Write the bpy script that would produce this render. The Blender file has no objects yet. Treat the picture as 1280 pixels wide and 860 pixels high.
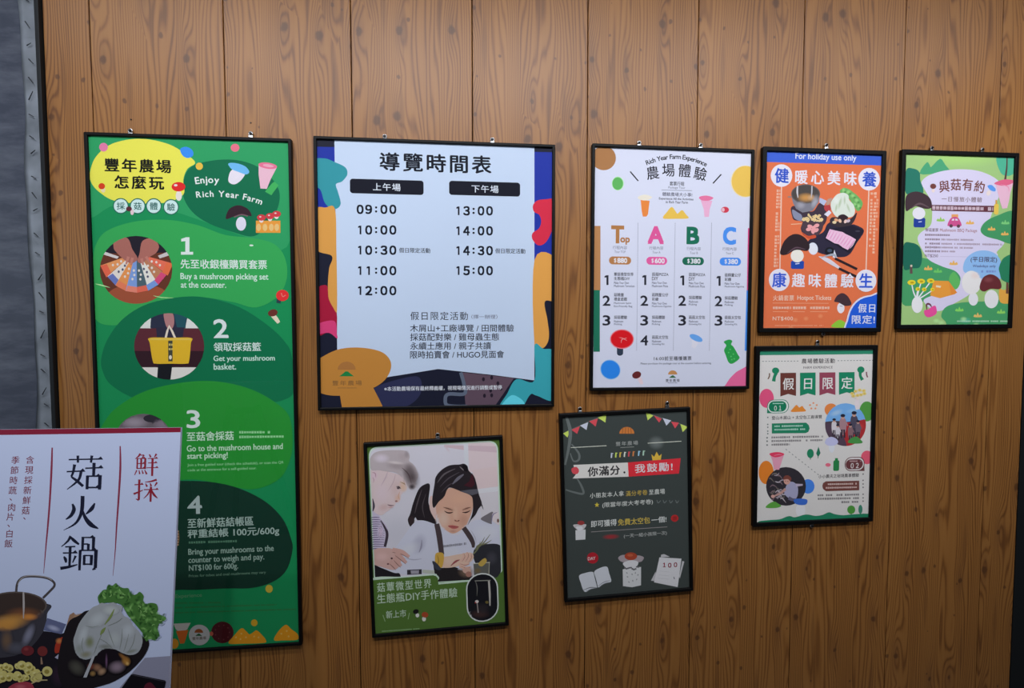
import bpy, bmesh, math, random
from mathutils import Vector, Matrix
from mathutils.geometry import tessellate_polygon

sc = bpy.context.scene
COL = sc.collection
R = math.radians

# ------------------------------------------------------------------ camera
D = 1.68                       # camera distance from the wall
EYE = Vector((0, -D, 1.6))
F = 646.7                      # focal length in pixels of a 1280 x 860 frame
pitch, yaw, roll = R(2.644), R(6.012), R(-0.08)
fw = Vector((math.sin(yaw) * math.cos(pitch), math.cos(yaw) * math.cos(pitch), -math.sin(pitch)))
r0 = fw.cross(Vector((0, 0, 1))).normalized()
u0 = r0.cross(fw)
CR = r0 * math.cos(roll) + u0 * math.sin(roll)
CU = -r0 * math.sin(roll) + u0 * math.cos(roll)
cd = bpy.data.cameras.new('camera')
cam = bpy.data.objects.new('camera', cd)
COL.objects.link(cam)
M = Matrix((CR, CU, -fw)).transposed().to_4x4()
M.translation = EYE
cam.matrix_world = M
cd.sensor_fit = 'HORIZONTAL'
cd.sensor_width = 36
cd.lens = F * 36 / 1280
cd.clip_start = 0.02
sc.camera = cam

# ------------------------------------------------------------------ world, lights, exposure
sc.view_settings.view_transform = 'Standard'
sc.view_settings.look = 'None'
sc.view_settings.gamma = 1
sc.view_settings.exposure = 0.0
sc.view_settings.use_curve_mapping = False
sc.cycles.transparent_max_bounces = 48
w = bpy.data.worlds.new('room_light')
sc.world = w
w.use_nodes = True
w.node_tree.nodes['Background'].inputs[0].default_value = (0.9, 0.95, 1.0, 1)
w.node_tree.nodes['Background'].inputs[1].default_value = 0.035


def area(name, loc, aim, sx, sy, power, col=(1, 1, 1)):
    l = bpy.data.lights.new(name, 'AREA')
    l.shape = 'RECTANGLE'
    l.size, l.size_y, l.energy, l.color = sx, sy, power, col
    o = bpy.data.objects.new(name, l)
    COL.objects.link(o)
    o.location = loc
    o.rotation_euler = (Vector(aim) - Vector(loc)).to_track_quat('-Z', 'Y').to_euler()
    return o


area('ceiling_tube_light', (0.45, -1.05, 2.98), (0.45, 0.0, 1.75), 4.6, 0.14, 27, (0.97, 0.985, 1.03))
for x, pw in ((-1.1, 66), (-0.3, 66), (0.5, 68), (1.3, 76), (2.15, 86)):
    l = bpy.data.lights.new('track_spot', 'SPOT')
    l.energy, l.color, l.shadow_soft_size = pw, (0.96, 0.98, 1.05), 0.05
    l.spot_size, l.spot_blend = R(58), 1.0
    o = bpy.data.objects.new('track_spot', l)
    COL.objects.link(o)
    o.location = (x, -2.0, 3.3)
    o.rotation_euler = (Vector((x, 0, 1.55)) - o.location).to_track_quat('-Z', 'Y').to_euler()
area('side_fill_light', (-3.3, -1.7, 1.9), (0.3, 0, 1.5), 1.3, 1.3, 14, (0.75, 0.88, 1.0))  # added cool fill from the left, placed so the panes do not mirror it


# ------------------------------------------------------------------ helpers
def ray(px, py):
    return (fw + CR * ((px - 640) / F) + CU * ((430 - py) / F))


def on_wall(px, py, y=0.0):
    d = ray(px, py)
    return EYE + d * ((y - EYE.y) / d.y)


def lin(c):
    return tuple((v / 255 / 12.92) if v <= 10.3 else (((v / 255) + 0.055) / 1.055) ** 2.4 for v in c[:3])


def mat(name, col, rough=0.5, spec=0.5, metal=0.0):
    m = bpy.data.materials.new(name)
    m.use_nodes = True
    b = m.node_tree.nodes['Principled BSDF']
    b.inputs['Base Color'].default_value = (*col, 1)
    b.inputs['Roughness'].default_value = rough
    b.inputs['Specular IOR Level'].default_value = spec
    b.inputs['Metallic'].default_value = metal
    return m


def link(name, me, parent=None, m=None):
    o = bpy.data.objects.new(name, me)
    COL.objects.link(o)
    if parent:
        o.parent = parent
    if m:
        me.materials.append(m)
    return o


def from_bm(name, bm, m, parent=None, smooth=False):
    me = bpy.data.meshes.new(name)
    bm.normal_update()
    bm.to_mesh(me)
    bm.free()
    if smooth:
        for p in me.polygons:
            p.use_smooth = True
    return link(name, me, parent, m)


def bx(bm, x0, x1, y0, y1, z0, z1, bevel=0.0):
    before = set(bm.faces)
    r = bmesh.ops.create_cube(bm, size=1.0)
    vs = r['verts']
    for v in vs:
        v.co = Vector((x0 + (v.co.x + .5) * (x1 - x0), y0 + (v.co.y + .5) * (y1 - y0), z0 + (v.co.z + .5) * (z1 - z0)))
    if bevel:
        es = list({e for v in vs for e in v.link_edges})
        bmesh.ops.bevel(bm, geom=es, offset=bevel, segments=2, affect='EDGES', profile=0.6)
    return [f for f in bm.faces if f not in before]


def tube(bm, a, b, r, n=12, r2=None):
    a, b = Vector(a), Vector(b)
    d = (b - a)
    q = d.to_track_quat('Z', 'Y')
    loops = []
    for p, rr in ((a, r), (b, r if r2 is None else r2)):
        loops.append([bm.verts.new(p + q @ Vector((rr * math.cos(2 * math.pi * k / n), rr * math.sin(2 * math.pi * k / n), 0))) for k in range(n)])
    for k in range(n):
        bm.faces.new((loops[0][k], loops[0][(k + 1) % n], loops[1][(k + 1) % n], loops[1][k]))
    bm.faces.new(list(reversed(loops[0])))
    bm.faces.new(loops[1])


def torus(bm, c, r, t, n=20, k=8):
    c = Vector(c)
    g = [[bm.verts.new(c + Vector(((r + t * math.cos(2 * math.pi * j / k)) * math.cos(2 * math.pi * i / n),
                                   t * math.sin(2 * math.pi * j / k),
                                   (r + t * math.cos(2 * math.pi * j / k)) * math.sin(2 * math.pi * i / n))))
          for j in range(k)] for i in range(n)]
    for i in range(n):
        for j in range(k):
            bm.faces.new((g[i][j], g[(i + 1) % n][j], g[(i + 1) % n][(j + 1) % k], g[i][(j + 1) % k]))


def tag(o, label, cat, group=None):
    o['label'] = label
    o['category'] = cat
    if group:
        o['group'] = group


def empty(name, loc, label, cat, group=None, rot=None):
    o = bpy.data.objects.new(name, None)
    COL.objects.link(o)
    o.location = loc
    o.empty_display_size = 0.05
    if rot:
        o.rotation_euler = rot
    tag(o, label, cat, group)
    return o


def struct(o):
    o['kind'] = 'structure'
    return o


# ------------------------------------------------------------------ materials
def wood_material():
    m = bpy.data.materials.new('pine_print_panel')
    m.use_nodes = True
    nt = m.node_tree
    N, L = nt.nodes, nt.links
    b = N['Principled BSDF']

    def nd(t, **kw):
        n = N.new(t)
        for k, v in kw.items():
            setattr(n, k, v)
        return n

    def math_(op, a, bb=None, c=None):
        n = nd('ShaderNodeMath', operation=op)
        for i, v in enumerate((a, bb, c)):
            if v is None:
                continue
            if isinstance(v, (int, float)):
                n.inputs[i].default_value = v
            else:
                L.new(v, n.inputs[i])
        return n.outputs[0]

    def vmul(v, s):
        n = nd('ShaderNodeVectorMath', operation='MULTIPLY')
        L.new(v, n.inputs[0])
        n.inputs[1].default_value = s
        return n.outputs[0]

    def noise(v, scale, detail=3.0, rough=0.55):
        n = nd('ShaderNodeTexNoise', noise_dimensions='2D')
        L.new(v, n.inputs['Vector'])
        n.inputs['Scale'].default_value = scale
        n.inputs['Detail'].default_value = detail
        n.inputs['Roughness'].default_value = rough
        return n.outputs['Fac']

    def ramp(v, stops):
        n = nd('ShaderNodeValToRGB')
        e = n.color_ramp.elements
        while len(e) < len(stops):
            e.new(0.5)
        for i, (p, c) in enumerate(stops):
            e[i].position = p
            e[i].color = (*c, 1) if len(c) == 3 else c
        L.new(v, n.inputs[0])
        return n.outputs[0]

    uv = nd('ShaderNodeUVMap').outputs[0]
    sep = nd('ShaderNodeSeparateXYZ')
    L.new(uv, sep.inputs[0])
    u, v = sep.outputs[0], sep.outputs[1]

    # two knot lattices: large knots with rings round them, small pin knots
    def knots(cell, keep, offset):
        ad = nd('ShaderNodeVectorMath', operation='ADD')
        L.new(uv, ad.inputs[0])
        ad.inputs[1].default_value = offset
        sc_ = vmul(ad.outputs[0], (1 / cell[0], 1 / cell[1], 1))
        vo = nd('ShaderNodeTexVoronoi', voronoi_dimensions='2D', feature='F1')
        L.new(sc_, vo.inputs['Vector'])
        vo.inputs['Scale'].default_value = 1.0
        vo.inputs['Randomness'].default_value = 0.85
        df = nd('ShaderNodeVectorMath', operation='SUBTRACT')
        L.new(sc_, df.inputs[0])
        L.new(vo.outputs['Position'], df.inputs[1])
        real = vmul(df.outputs[0], (cell[0], cell[1], 0))
        sc2 = nd('ShaderNodeSeparateColor')
        L.new(vo.outputs['Color'], sc2.inputs[0])
        on = math_('GREATER_THAN', sc2.outputs[0], keep)
        return real, on, sc2.outputs[1]

    kr, kon, ksz = knots((0.125, 0.33), 0.25, (0.03, 0.11, 0))
    ks = nd('ShaderNodeSeparateXYZ')
    L.new(kr, ks.inputs[0])
    # elongated influence of a knot on the grain (long along the board)
    infl = math_('EXPONENT', math_('MULTIPLY', math_('ADD', math_('POWER', math_('DIVIDE', math_('ABSOLUTE', ks.outputs[0]), 0.020), 2.0),
                                                     math_('POWER', math_('DIVIDE', math_('ABSOLUTE', ks.outputs[1]), 0.085), 2.0)), -1.0))
    infl = math_('MULTIPLY', infl, kon)
    warp = noise(vmul(uv, (9.0, 0.85, 1)), 1.0, 2.0, 0.45)
    fine = noise(vmul(uv, (30.0, 2.2, 1)), 1.0, 2.0, 0.5)
    g = math_('ADD', u, math_('MULTIPLY', math_('SUBTRACT', warp, 0.5), 0.135))
    g = math_('ADD', g, math_('MULTIPLY', math_('SUBTRACT', fine, 0.5), 0.009))
    g = math_('ADD', g, math_('MULTIPLY', infl, 0.030))
    rings = math_('MULTIPLY', math_('ADD', math_('SINE', math_('MULTIPLY', g, 2 * math.pi / 0.0112)), 1.0), 0.5)
    rings = math_('POWER', rings, 2.0)
    streak = noise(vmul(uv, (260.0, 2.0, 1)), 1.0, 3.0, 0.6)
    broad = noise(vmul(uv, (11.0, 0.5, 1)), 1.0, 2.0, 0.5)
    mixv = math_('ADD', math_('MULTIPLY', rings, 0.52), math_('ADD', math_('MULTIPLY', streak, 0.42), math_('MULTIPLY', broad, 0.40)))
    col = ramp(mixv, [(0.28, (0.365, 0.160, 0.040)), (0.58, (0.318, 0.131, 0.030)), (0.85, (0.235, 0.091, 0.020)), (1.0, (0.170, 0.063, 0.014))])

    def knot_mask(real, on, size, r_lo, r_hi, yk):
        s = vmul(real, (1.0, yk, 0))
        ln = nd('ShaderNodeVectorMath', operation='LENGTH')
        L.new(s, ln.inputs[0])
        wob = noise(vmul(uv, (60, 60, 1)), 1.0, 2.0)
        d = math_('ADD', ln.outputs['Value'], math_('MULTIPLY', math_('SUBTRACT', wob, 0.5), 0.008))
        rad = math_('ADD', math_('MULTIPLY', size, r_hi - r_lo), r_lo)
        q = math_('DIVIDE', d, rad)
        return math_('MULTIPLY', ramp(q, [(0.55, (1, 1, 1)), (1.0, (0, 0, 0))]), on)

    def over(base, mask, c, f):
        mx = nd('ShaderNodeMix', data_type='RGBA')
        L.new(math_('MULTIPLY', mask, f), mx.inputs[0])
        L.new(base, mx.inputs[6])
        mx.inputs[7].default_value = (*c, 1)
        return mx.outputs[2]

    # dark spindles of heartwood, pointed at both ends
    sr, son, ssz = knots((0.085, 0.42), 0.45, (0.22, 0.53, 0))
    s2 = nd('ShaderNodeSeparateXYZ')
    L.new(sr, s2.inputs[0])
    lens = math_('ADD', math_('DIVIDE', math_('ABSOLUTE', s2.outputs[0]), 0.011), math_('POWER', math_('DIVIDE', math_('ABSOLUTE', s2.outputs[1]), 0.13), 1.4))
    col = over(col, math_('MULTIPLY', ramp(lens, [(0.45, (1, 1, 1)), (1.0, (0, 0, 0))]), son), (0.15, 0.055, 0.015), 0.42)
    col = over(col, math_('POWER', infl, 1.6), (0.15, 0.058, 0.020), 0.42)
    col = over(col, knot_mask(kr, kon, ksz, 0.006, 0.0150, 0.75), (0.095, 0.036, 0.012), 0.80)
    pr, pon, psz = knots((0.09, 0.17), 0.55, (0.41, 0.07, 0))
    col = over(col, knot_mask(pr, pon, psz, 0.003, 0.0085, 0.8), (0.10, 0.038, 0.014), 0.75)
    L.new(col, b.inputs['Base Color'])
    b.inputs['Roughness'].default_value = 0.44
    b.inputs['Specular IOR Level'].default_value = 0.5
    bp = nd('ShaderNodeBump')
    bp.inputs['Strength'].default_value = 0.10
    bp.inputs['Distance'].default_value = 0.0006
    L.new(mixv, bp.inputs['Height'])
    L.new(bp.outputs[0], b.inputs['Normal'])
    return m


WOOD = wood_material()
GAP = mat('panel_gap_dark', (0.012, 0.010, 0.009), 0.9, 0.1)
BLACK = mat('black_satin_frame', (0.0025, 0.0025, 0.003), 0.5, 0.2)
BLACKTRIM = mat('black_painted_trim', (0.008, 0.010, 0.012), 0.6, 0.3)
STEEL = mat('hanger_steel', (0.55, 0.56, 0.58), 0.28, 0.5, 1.0)
FLOORM = mat('grey_floor', (0.16, 0.15, 0.14), 0.6)
FOAM = mat('foam_board', (0.7, 0.7, 0.72), 0.7, 0.2)
LEGM = mat('easel_leg_wood', (0.06, 0.05, 0.045), 0.5)


def print_material():
    m = bpy.data.materials.new('printed_ink')
    m.use_nodes = True
    nt = m.node_tree
    b = nt.nodes['Principled BSDF']
    a = nt.nodes.new('ShaderNodeAttribute')
    a.attribute_name = 'ink'
    nt.links.new(a.outputs['Color'], b.inputs['Base Color'])
    b.inputs['Roughness'].default_value = 0.5
    b.inputs['Specular IOR Level'].default_value = 0.12
    return m


INK = print_material()


def pane_material():
    m = bpy.data.materials.new('clear_cover_film')
    m.use_nodes = True
    nt = m.node_tree
    nt.nodes.remove(nt.nodes['Principled BSDF'])
    t = nt.nodes.new('ShaderNodeBsdfTransparent')
    t.inputs[0].default_value = (0.985, 0.99, 0.99, 1)
    g = nt.nodes.new('ShaderNodeBsdfGlossy')
    g.inputs['Roughness'].default_value = 0.03
    ge = nt.nodes.new('ShaderNodeNewGeometry')
    dt = nt.nodes.new('ShaderNodeVectorMath')
    dt.operation = 'DOT_PRODUCT'
    nt.links.new(ge.outputs['Normal'], dt.inputs[0])
    nt.links.new(ge.outputs['Incoming'], dt.inputs[1])

    def mth(op, a, b=None):
        n = nt.nodes.new('ShaderNodeMath')
        n.operation = op
        for i, v in enumerate((a, b)):
            if v is None:
                continue
            if isinstance(v, (int, float)):
                n.inputs[i].default_value = v
            else:
                nt.links.new(v, n.inputs[i])
        return n.outputs[0]
    c5 = mth('POWER', mth('SUBTRACT', 1.0, mth('MINIMUM', mth('ABSOLUTE', dt.outputs['Value']), 1.0)), 5.0)
    fres = mth('ADD', mth('MULTIPLY', c5, 0.8), 0.036)
    mx = nt.nodes.new('ShaderNodeMixShader')
    nt.links.new(fres, mx.inputs[0])
    nt.links.new(t.outputs[0], mx.inputs[1])
    nt.links.new(g.outputs[0], mx.inputs[2])
    nt.links.new(mx.outputs[0], nt.nodes['Material Output'].inputs[0])
    return m


PANE = pane_material()

# ------------------------------------------------------------------ the setting
SEAM0, SEAMD = -0.63565511 * D, 0.22213957 * D
WL = on_wall(62.5, 250).x
WR = on_wall(1271.5, 640).x
TOP = 2.95


def panel_box(bm, x0, x1, y0=0.0, y1=0.018, b=0.0012):
    """one board-printed panel with softened front edges"""
    pr = [(x0, y1), (x0, y0 + b), (x0 + b, y0), (x1 - b, y0), (x1, y0 + b), (x1, y1)] if b else [(x0, y1), (x0, y0), (x1, y0), (x1, y1)]
    lo = [bm.verts.new((x, y, 0.0)) for x, y in pr]
    hi = [bm.verts.new((x, y, TOP)) for x, y in pr]
    n = len(pr)
    fs = [bm.faces.new((lo[i], lo[(i + 1) % n], hi[(i + 1) % n], hi[i])) for i in range(n)]
    fs.append(bm.faces.new(hi))
    fs.append(bm.faces.new(list(reversed(lo))))
    return fs


def build_wall():
    bm = bmesh.new()
    uvl = bm.loops.layers.uv.new('UVMap')
    edges = [WL] + [SEAM0 + SEAMD * n for n in range(0, 12) if WL + .03 < SEAM0 + SEAMD * n < WR - .03] + [WR]
    gap = 0.0028
    for i in range(len(edges) - 1):
        x0, x1 = edges[i] + gap / 2, edges[i + 1] - gap / 2
        ref = SEAM0 + SEAMD * math.floor((edges[i] + .01 - SEAM0) / SEAMD)
        k = round((ref - SEAM0) / SEAMD)
        off = (0.0, 0.37, 1.11, 0.37, 1.9, 0.0, 1.11, 0.37, 0.0, 1.9)[k % 10]
        voff = (0.0, 0.31, 0.9, 0.62, 0.2, 0.15, 0.5, 0.0, 0.45, 0.8)[k % 10]
        for f in panel_box(bm, x0, x1):
            for lp in f.loops:
                lp[uvl].uv = (lp.vert.co.x - ref + off, lp.vert.co.z + voff)
    for f in panel_box(bm, WL, WR, 0.012, 0.05, 0.0):
        f.material_index = 1
    o = from_bm('wall_back', bm, WOOD)
    o.data.materials.append(GAP)
    struct(o)


build_wall()
bm = bmesh.new()
bx(bm, -2.6, 3.4, -3.6, 1.2, -0.05, 0.0)
struct(from_bm('floor', bm, FLOORM))
# black jamb between the panelling and the curtained opening
xj = on_wall(53.0, 250, -0.012).x
bm = bmesh.new()
bx(bm, xj, WL - 0.0005, -0.014, 0.06, 0.0, TOP, 0.002)
struct(from_bm('trim_1', bm, BLACKTRIM))
bm = bmesh.new()
bx(bm, WR + 0.0005, WR + 0.30, -0.003, 0.06, 0.0, TOP, 0.002)
struct(from_bm('trim_2', bm, BLACKTRIM))
# header beam over the opening, out of frame, that carries the curtain
bm = bmesh.new()
bx(bm, xj - 1.5, xj - 0.0005, 0.0, 0.09, 2.72, TOP, 0.004)
struct(from_bm('trim_3', bm, BLACKTRIM))
bm = bmesh.new()
bx(bm, xj - 1.5, xj - 0.0005, 0.5, 0.55, 0.0, TOP)
struct(from_bm('wall_outside', bm, mat('dark_outside', (0.02, 0.022, 0.026), 0.9, 0.1)))


# plastic curtain
def curtain():
    root = empty('plastic_curtain', (xj - 0.75, 0.02, 0.0),
                 'grey wrinkled plastic curtain hanging in the opening beside the wood wall', 'curtain')
    rnd = random.Random(4)
    ph = [(rnd.uniform(3, 11), rnd.uniform(1.5, 5.0), rnd.uniform(0, 6), rnd.uniform(.0012, .0045)) for _ in range(10)]

    def dy(x, z):
        s = 0
        for a, b, p, amp in ph:
            s += amp * math.sin(a * x * 1.4 + b * z * 2.2 + p + 1.3 * math.sin(2.3 * z + a))
        return s
    m = bpy.data.materials.new('grey_plastic_sheet')
    m.use_nodes = True
    nt = m.node_tree
    b = nt.nodes['Principled BSDF']
    tc = nt.nodes.new('ShaderNodeTexCoord')
    mp = nt.nodes.new('ShaderNodeMapping')
    mp.inputs['Scale'].default_value = (2.5, 1, 9)
    mp.inputs['Rotation'].default_value = (0, 0.25, 0)
    no = nt.nodes.new('ShaderNodeTexNoise')
    no.inputs['Scale'].default_value = 1.6
    no.inputs['Detail'].default_value = 6
    no.inputs['Roughness'].default_value = 0.65
    cr = nt.nodes.new('ShaderNodeValToRGB')
    cr.color_ramp.elements[0].position, cr.color_ramp.elements[1].position = 0.42, 0.72
    cr.color_ramp.elements[0].color = (0.120, 0.138, 0.195, 1)
    cr.color_ramp.elements[1].color = (0.270, 0.300, 0.370, 1)
    nt.links.new(tc.outputs['Object'], mp.inputs[0])
    nt.links.new(mp.outputs[0], no.inputs[0])
    nt.links.new(no.outputs[0], cr.inputs[0])
    nt.links.new(cr.outputs[0], b.inputs['Base Color'])
    b.inputs['Roughness'].default_value = 0.42
    b.inputs['Specular IOR Level'].default_value = 0.4
    # local x: right edge is +0.75 - gap
    edge = 0.75 - 0.003
    hemw = 0.058

    def grid(x0, x1, nx, z0, z1, nz, yo, wav=1.0, edge_wob=0.0):
        g = bmesh.new()
        v = []
        for i in range(nx + 1):
            row = []
            for j in range(nz + 1):
                x = x0 + (x1 - x0) * i / nx
                z = z0 + (z1 - z0) * j / nz
                if i == 0 and edge_wob:
                    x += edge_wob * (math.sin(9 * z) + .6 * math.sin(23 * z + 1))
                row.append(g.verts.new((x, yo + wav * dy(x, z), z)))
            v.append(row)
        for i in range(nx):
            for j in range(nz):
                g.faces.new((v[i][j], v[i + 1][j], v[i + 1][j + 1], v[i][j + 1]))
        bmesh.ops.solidify(g, geom=g.faces[:], thickness=0.0012)
        return g
    from_bm('sheet', grid(-0.75, edge - 0.02, 60, 0.01, 2.75, 110, 0.0), m, root, True)
    hm = bpy.data.materials.new('frosted_hem_band')
    hm.use_nodes = True
    nt = hm.node_tree
    b = nt.nodes['Principled BSDF']
    tc = nt.nodes.new('ShaderNodeTexCoord')
    no = nt.nodes.new('ShaderNodeTexNoise')
    no.inputs['Scale'].default_value = 14
    cr = nt.nodes.new('ShaderNodeValToRGB')
    cr.color_ramp.elements[0].position, cr.color_ramp.elements[1].position = 0.3, 0.75
    cr.color_ramp.elements[0].color = (0.30, 0.335, 0.38, 1)
    cr.color_ramp.elements[1].color = (0.55, 0.60, 0.67, 1)
    nt.links.new(tc.outputs['Object'], no.inputs[0])
    nt.links.new(no.outputs[0], cr.inputs[0])
    nt.links.new(cr.outputs[0], b.inputs['Base Color'])
    b.inputs['Roughness'].default_value = 0.45
    hem = from_bm('hem', grid(edge - hemw, edge, 5, 0.01, 2.75, 160, -0.006, 0.6, 0.0035), hm, root, True)
    hem['label'] = 'frosted white hem with dark slanted stitches'
    bm = bmesh.new()
    bx(bm, edge - 0.010, edge + 0.0015, -0.0125, -0.004, 0.01, 2.75, 0.001)
    e = from_bm('edge_strip', bm, mat('white_edge_strip', (0.78, 0.81, 0.86), 0.5), root)
    e['label'] = 'narrow white edge strip'
    z = 0.9
    stm = mat('dark_stitch', (0.02, 0.022, 0.03), 0.8)
    k = 0
    while z < 2.72:
        x = edge - 0.030 + rnd.uniform(-.003, .003)
        y = -0.0125 + 0.6 * dy(x, z)
        s = 1 if k % 3 == 0 else -0.8
        ln = rnd.uniform(.007, .026)
        bm = bmesh.new()
        tube(bm, (x - 0.006, y, z - ln * s * .5), (x + 0.006, y, z + ln * s * .5), 0.0016, 6, 0.0009)
        from_bm('stitch', bm, stm, hem)
        z += rnd.uniform(0.040, 0.075)
        k += 1
    bm = bmesh.new()
    tube(bm, (-0.76, 0.0, 2.735), (edge + .002, 0.0, 2.735), 0.012, 12)
    from_bm('rod', bm, STEEL, root, True)


curtain()
# the curtain's rod sits against the header beam


# ------------------------------------------------------------------ printed artwork
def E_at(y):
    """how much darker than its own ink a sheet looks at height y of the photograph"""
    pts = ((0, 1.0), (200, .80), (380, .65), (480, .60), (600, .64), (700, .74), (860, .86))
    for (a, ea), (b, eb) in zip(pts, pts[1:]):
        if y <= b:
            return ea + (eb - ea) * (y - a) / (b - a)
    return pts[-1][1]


_tc = bpy.data.curves.new('type_setting', 'FONT')
_to = bpy.data.objects.new('type_setting', _tc)
COL.objects.link(_to)
_cache = {}


def glyphs(s, spacing=1.0):
    k = (s, spacing)
    if k not in _cache:
        _tc.body = s
        _tc.resolution_u = 3
        _tc.space_character = spacing
        dg = bpy.context.evaluated_depsgraph_get()
        dg.update()
        ev = _to.evaluated_get(dg)
        me = ev.to_mesh()
        _cache[k] = ([(v.co.x, v.co.y) for v in me.vertices], [tuple(p.vertices) for p in me.polygons])
        ev.to_mesh_clear()
    return _cache[k]


def catmull(pts, closed=True, n=6):
    out = []
    L = len(pts)
    rng = range(L) if closed else range(L - 1)
    for i in rng:
        if closed:
            p0, p1, p2, p3 = pts[i - 1], pts[i], pts[(i + 1) % L], pts[(i + 2) % L]
        else:
            p0, p1, p2, p3 = pts[max(i - 1, 0)], pts[i], pts[i + 1], pts[min(i + 2, L - 1)]
        for k in range(n):
            t = k / n
            out.append(tuple(0.5 * ((2 * b) + (-a + c) * t + (2 * a - 5 * b + 4 * c - d) * t * t + (-a + 3 * b - 3 * c + d) * t ** 3)
                             for a, b, c, d in zip(p0, p1, p2, p3)))
    if not closed:
        out.append(tuple(pts[-1]))
    return out


def sh_clip(poly, clip):
    """clip a polygon to a convex counter-clockwise one"""
    out = list(poly)
    for i in range(len(clip)):
        a, b = clip[i], clip[(i + 1) % len(clip)]
        inp, out = out, []
        if not inp:
            return []

        def side(p):
            return (b[0] - a[0]) * (p[1] - a[1]) - (b[1] - a[1]) * (p[0] - a[0])
        for j in range(len(inp)):
            p, q = inp[j - 1], inp[j]
            sp, sq = side(p), side(q)
            if (sp >= 0) != (sq >= 0):
                t = sp / (sp - sq)
                out.append((p[0] + (q[0] - p[0]) * t, p[1] + (q[1] - p[1]) * t))
            if sq >= 0:
                out.append(q)
    return out


class Art:
    """ink on one sheet; shapes are given in the pixels of the view set with v()"""
    STEP = 0.00004

    def __init__(self, O, U, V, half, egain=1.0):
        self.O, self.U, self.V = Vector(O), Vector(U), Vector(V)
        self.N = self.U.cross(self.V)
        self.half = half
        self.verts, self.faces, self.cols, self.mi = [], [], [], []
        self.boxes = []
        self.elems = []
        self.base = (0.5, 0.5, 0.5)
        self.ox = self.oy = 0
        self.s = 1
        self.clip = None
        self.eg = egain
        self.rnd = random.Random(11)

    def v(self, ox, oy, s):
        self.ox, self.oy, self.s = ox, oy, s
        return self

    def px(self, p):
        return (self.ox + p[0] * self.s, self.oy + p[1] * self.s)

    def loc(self, p):
        x, y = self.px(p)
        d = ray(x, y)
        t = (self.O - EYE).dot(self.N) / d.dot(self.N)
        q = EYE + d * t - self.O
        return (q.dot(self.U), q.dot(self.V))

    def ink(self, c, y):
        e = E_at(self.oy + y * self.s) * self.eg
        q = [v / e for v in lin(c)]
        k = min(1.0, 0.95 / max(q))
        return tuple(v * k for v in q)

    def layer(self, pts):
        x0, x1 = min(p[0] for p in pts), max(p[0] for p in pts)
        y0, y1 = min(p[1] for p in pts), max(p[1] for p in pts)
        l = 1
        for (a, b, c, d, k) in self.boxes:
            if k >= l and x0 < b and x1 > a and y0 < d and y1 > c:
                l = k + 1
        self.boxes.append((x0, x1, y0, y1, l))
        return l

    def raw(self, pts, faces, cols, layer, soft=False, sub=0):
        n = len(self.verts)
        if pts:
            self.elems.append((min(p[0] for p in pts), max(p[0] for p in pts), min(p[1] for p in pts), max(p[1] for p in pts), n, len(self.faces), len(self.faces) + len(faces)))
        y = -(layer * self.STEP + sub)
        self.verts += [(p[0], y, p[1]) for p in pts]
        self.faces += [tuple(i + n for i in f) for f in faces]
        self.cols += cols
        self.mi += [0] * len(faces)

    def lpoly(self, L, ink, layer=None):
        hw, hh = self.half
        if any(abs(p[0]) > hw or abs(p[1]) > hh for p in L):
            L = sh_clip(L, [(-hw, -hh), (hw, -hh), (hw, hh), (-hw, hh)])
        if self.clip and L:
            L = sh_clip(L, self.clip)
        if len(L) < 3:
            return
        tri = tessellate_polygon([[Vector((p[0] * 1000, p[1] * 1000, 0)) for p in L]])
        fs = []
        for t in tri:
            a, b, c = (L[i] for i in t)
            cr = (b[0] - a[0]) * (c[1] - a[1]) - (b[1] - a[1]) * (c[0] - a[0])
            if abs(cr) < 1e-13:
                continue
            fs.append(t if cr > 0 else (t[0], t[2], t[1]))
        # seen from -y with x right and z up, (x, z) counter-clockwise faces the viewer
        self.raw(L, fs, [(*ink, 1.0)] * len(L), layer or self.layer(L))

    def P(self, pts, c):
        yc = sum(p[1] for p in pts) / len(pts)
        self.lpoly([self.loc(p) for p in pts], self.ink(c, yc))

    def B(self, pts, c, n=6):
        yc = sum(p[1] for p in pts) / len(pts)
        self.lpoly([self.loc(p) for p in catmull(pts, True, n)], self.ink(c, yc))

    def rect(self, x0, y0, x1, y1, c):
        self.P([(x0, y1), (x1, y1), (x1, y0), (x0, y0)], c)

    def ell(self, cx, cy, rx, ry, c, rot=0, n=28):
        a = R(rot)
        pts = []
        for k in range(n):
            t = 2 * math.pi * k / n
            x, y = rx * math.cos(t), ry * math.sin(t)
            pts.append((cx + x * math.cos(a) - y * math.sin(a), cy + x * math.sin(a) + y * math.cos(a)))
        self.P(pts, c)

    def ellclip(self, cx, cy, rx, ry, n=40):
        pts = [self.loc((cx + rx * math.cos(2 * math.pi * k / n), cy - ry * math.sin(2 * math.pi * k / n))) for k in range(n)]
        self.clip = pts

    def rr(self, x0, y0, x1, y1, r, c):
        """rounded rectangle lined up with the sheet"""
        cx, cy = (x0 + x1) / 2, (y0 + y1) / 2
        L0, L1 = self.loc((x0, cy)), self.loc((x1, cy))
        B0, B1 = self.loc((cx, y1)), self.loc((cx, y0))
        C = self.loc((cx, cy))
        hw, hh = (L1[0] - L0[0]) / 2, (B1[1] - B0[1]) / 2
        r = min(r * hw / max(1e-9, (x1 - x0) / 2), hw * .999, hh * .999)
        pts = []
        for (sx, sy, a0) in ((1, -1, -90), (1, 1, 0), (-1, 1, 90), (-1, -1, 180)):
            for k in range(7):
                a = R(a0 + 15 * k)
                pts.append((C[0] + sx * (hw - r) + r * math.cos(a), C[1] + sy * (hh - r) + r * math.sin(a)))
        self.lpoly(pts, self.ink(c, cy))

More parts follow.
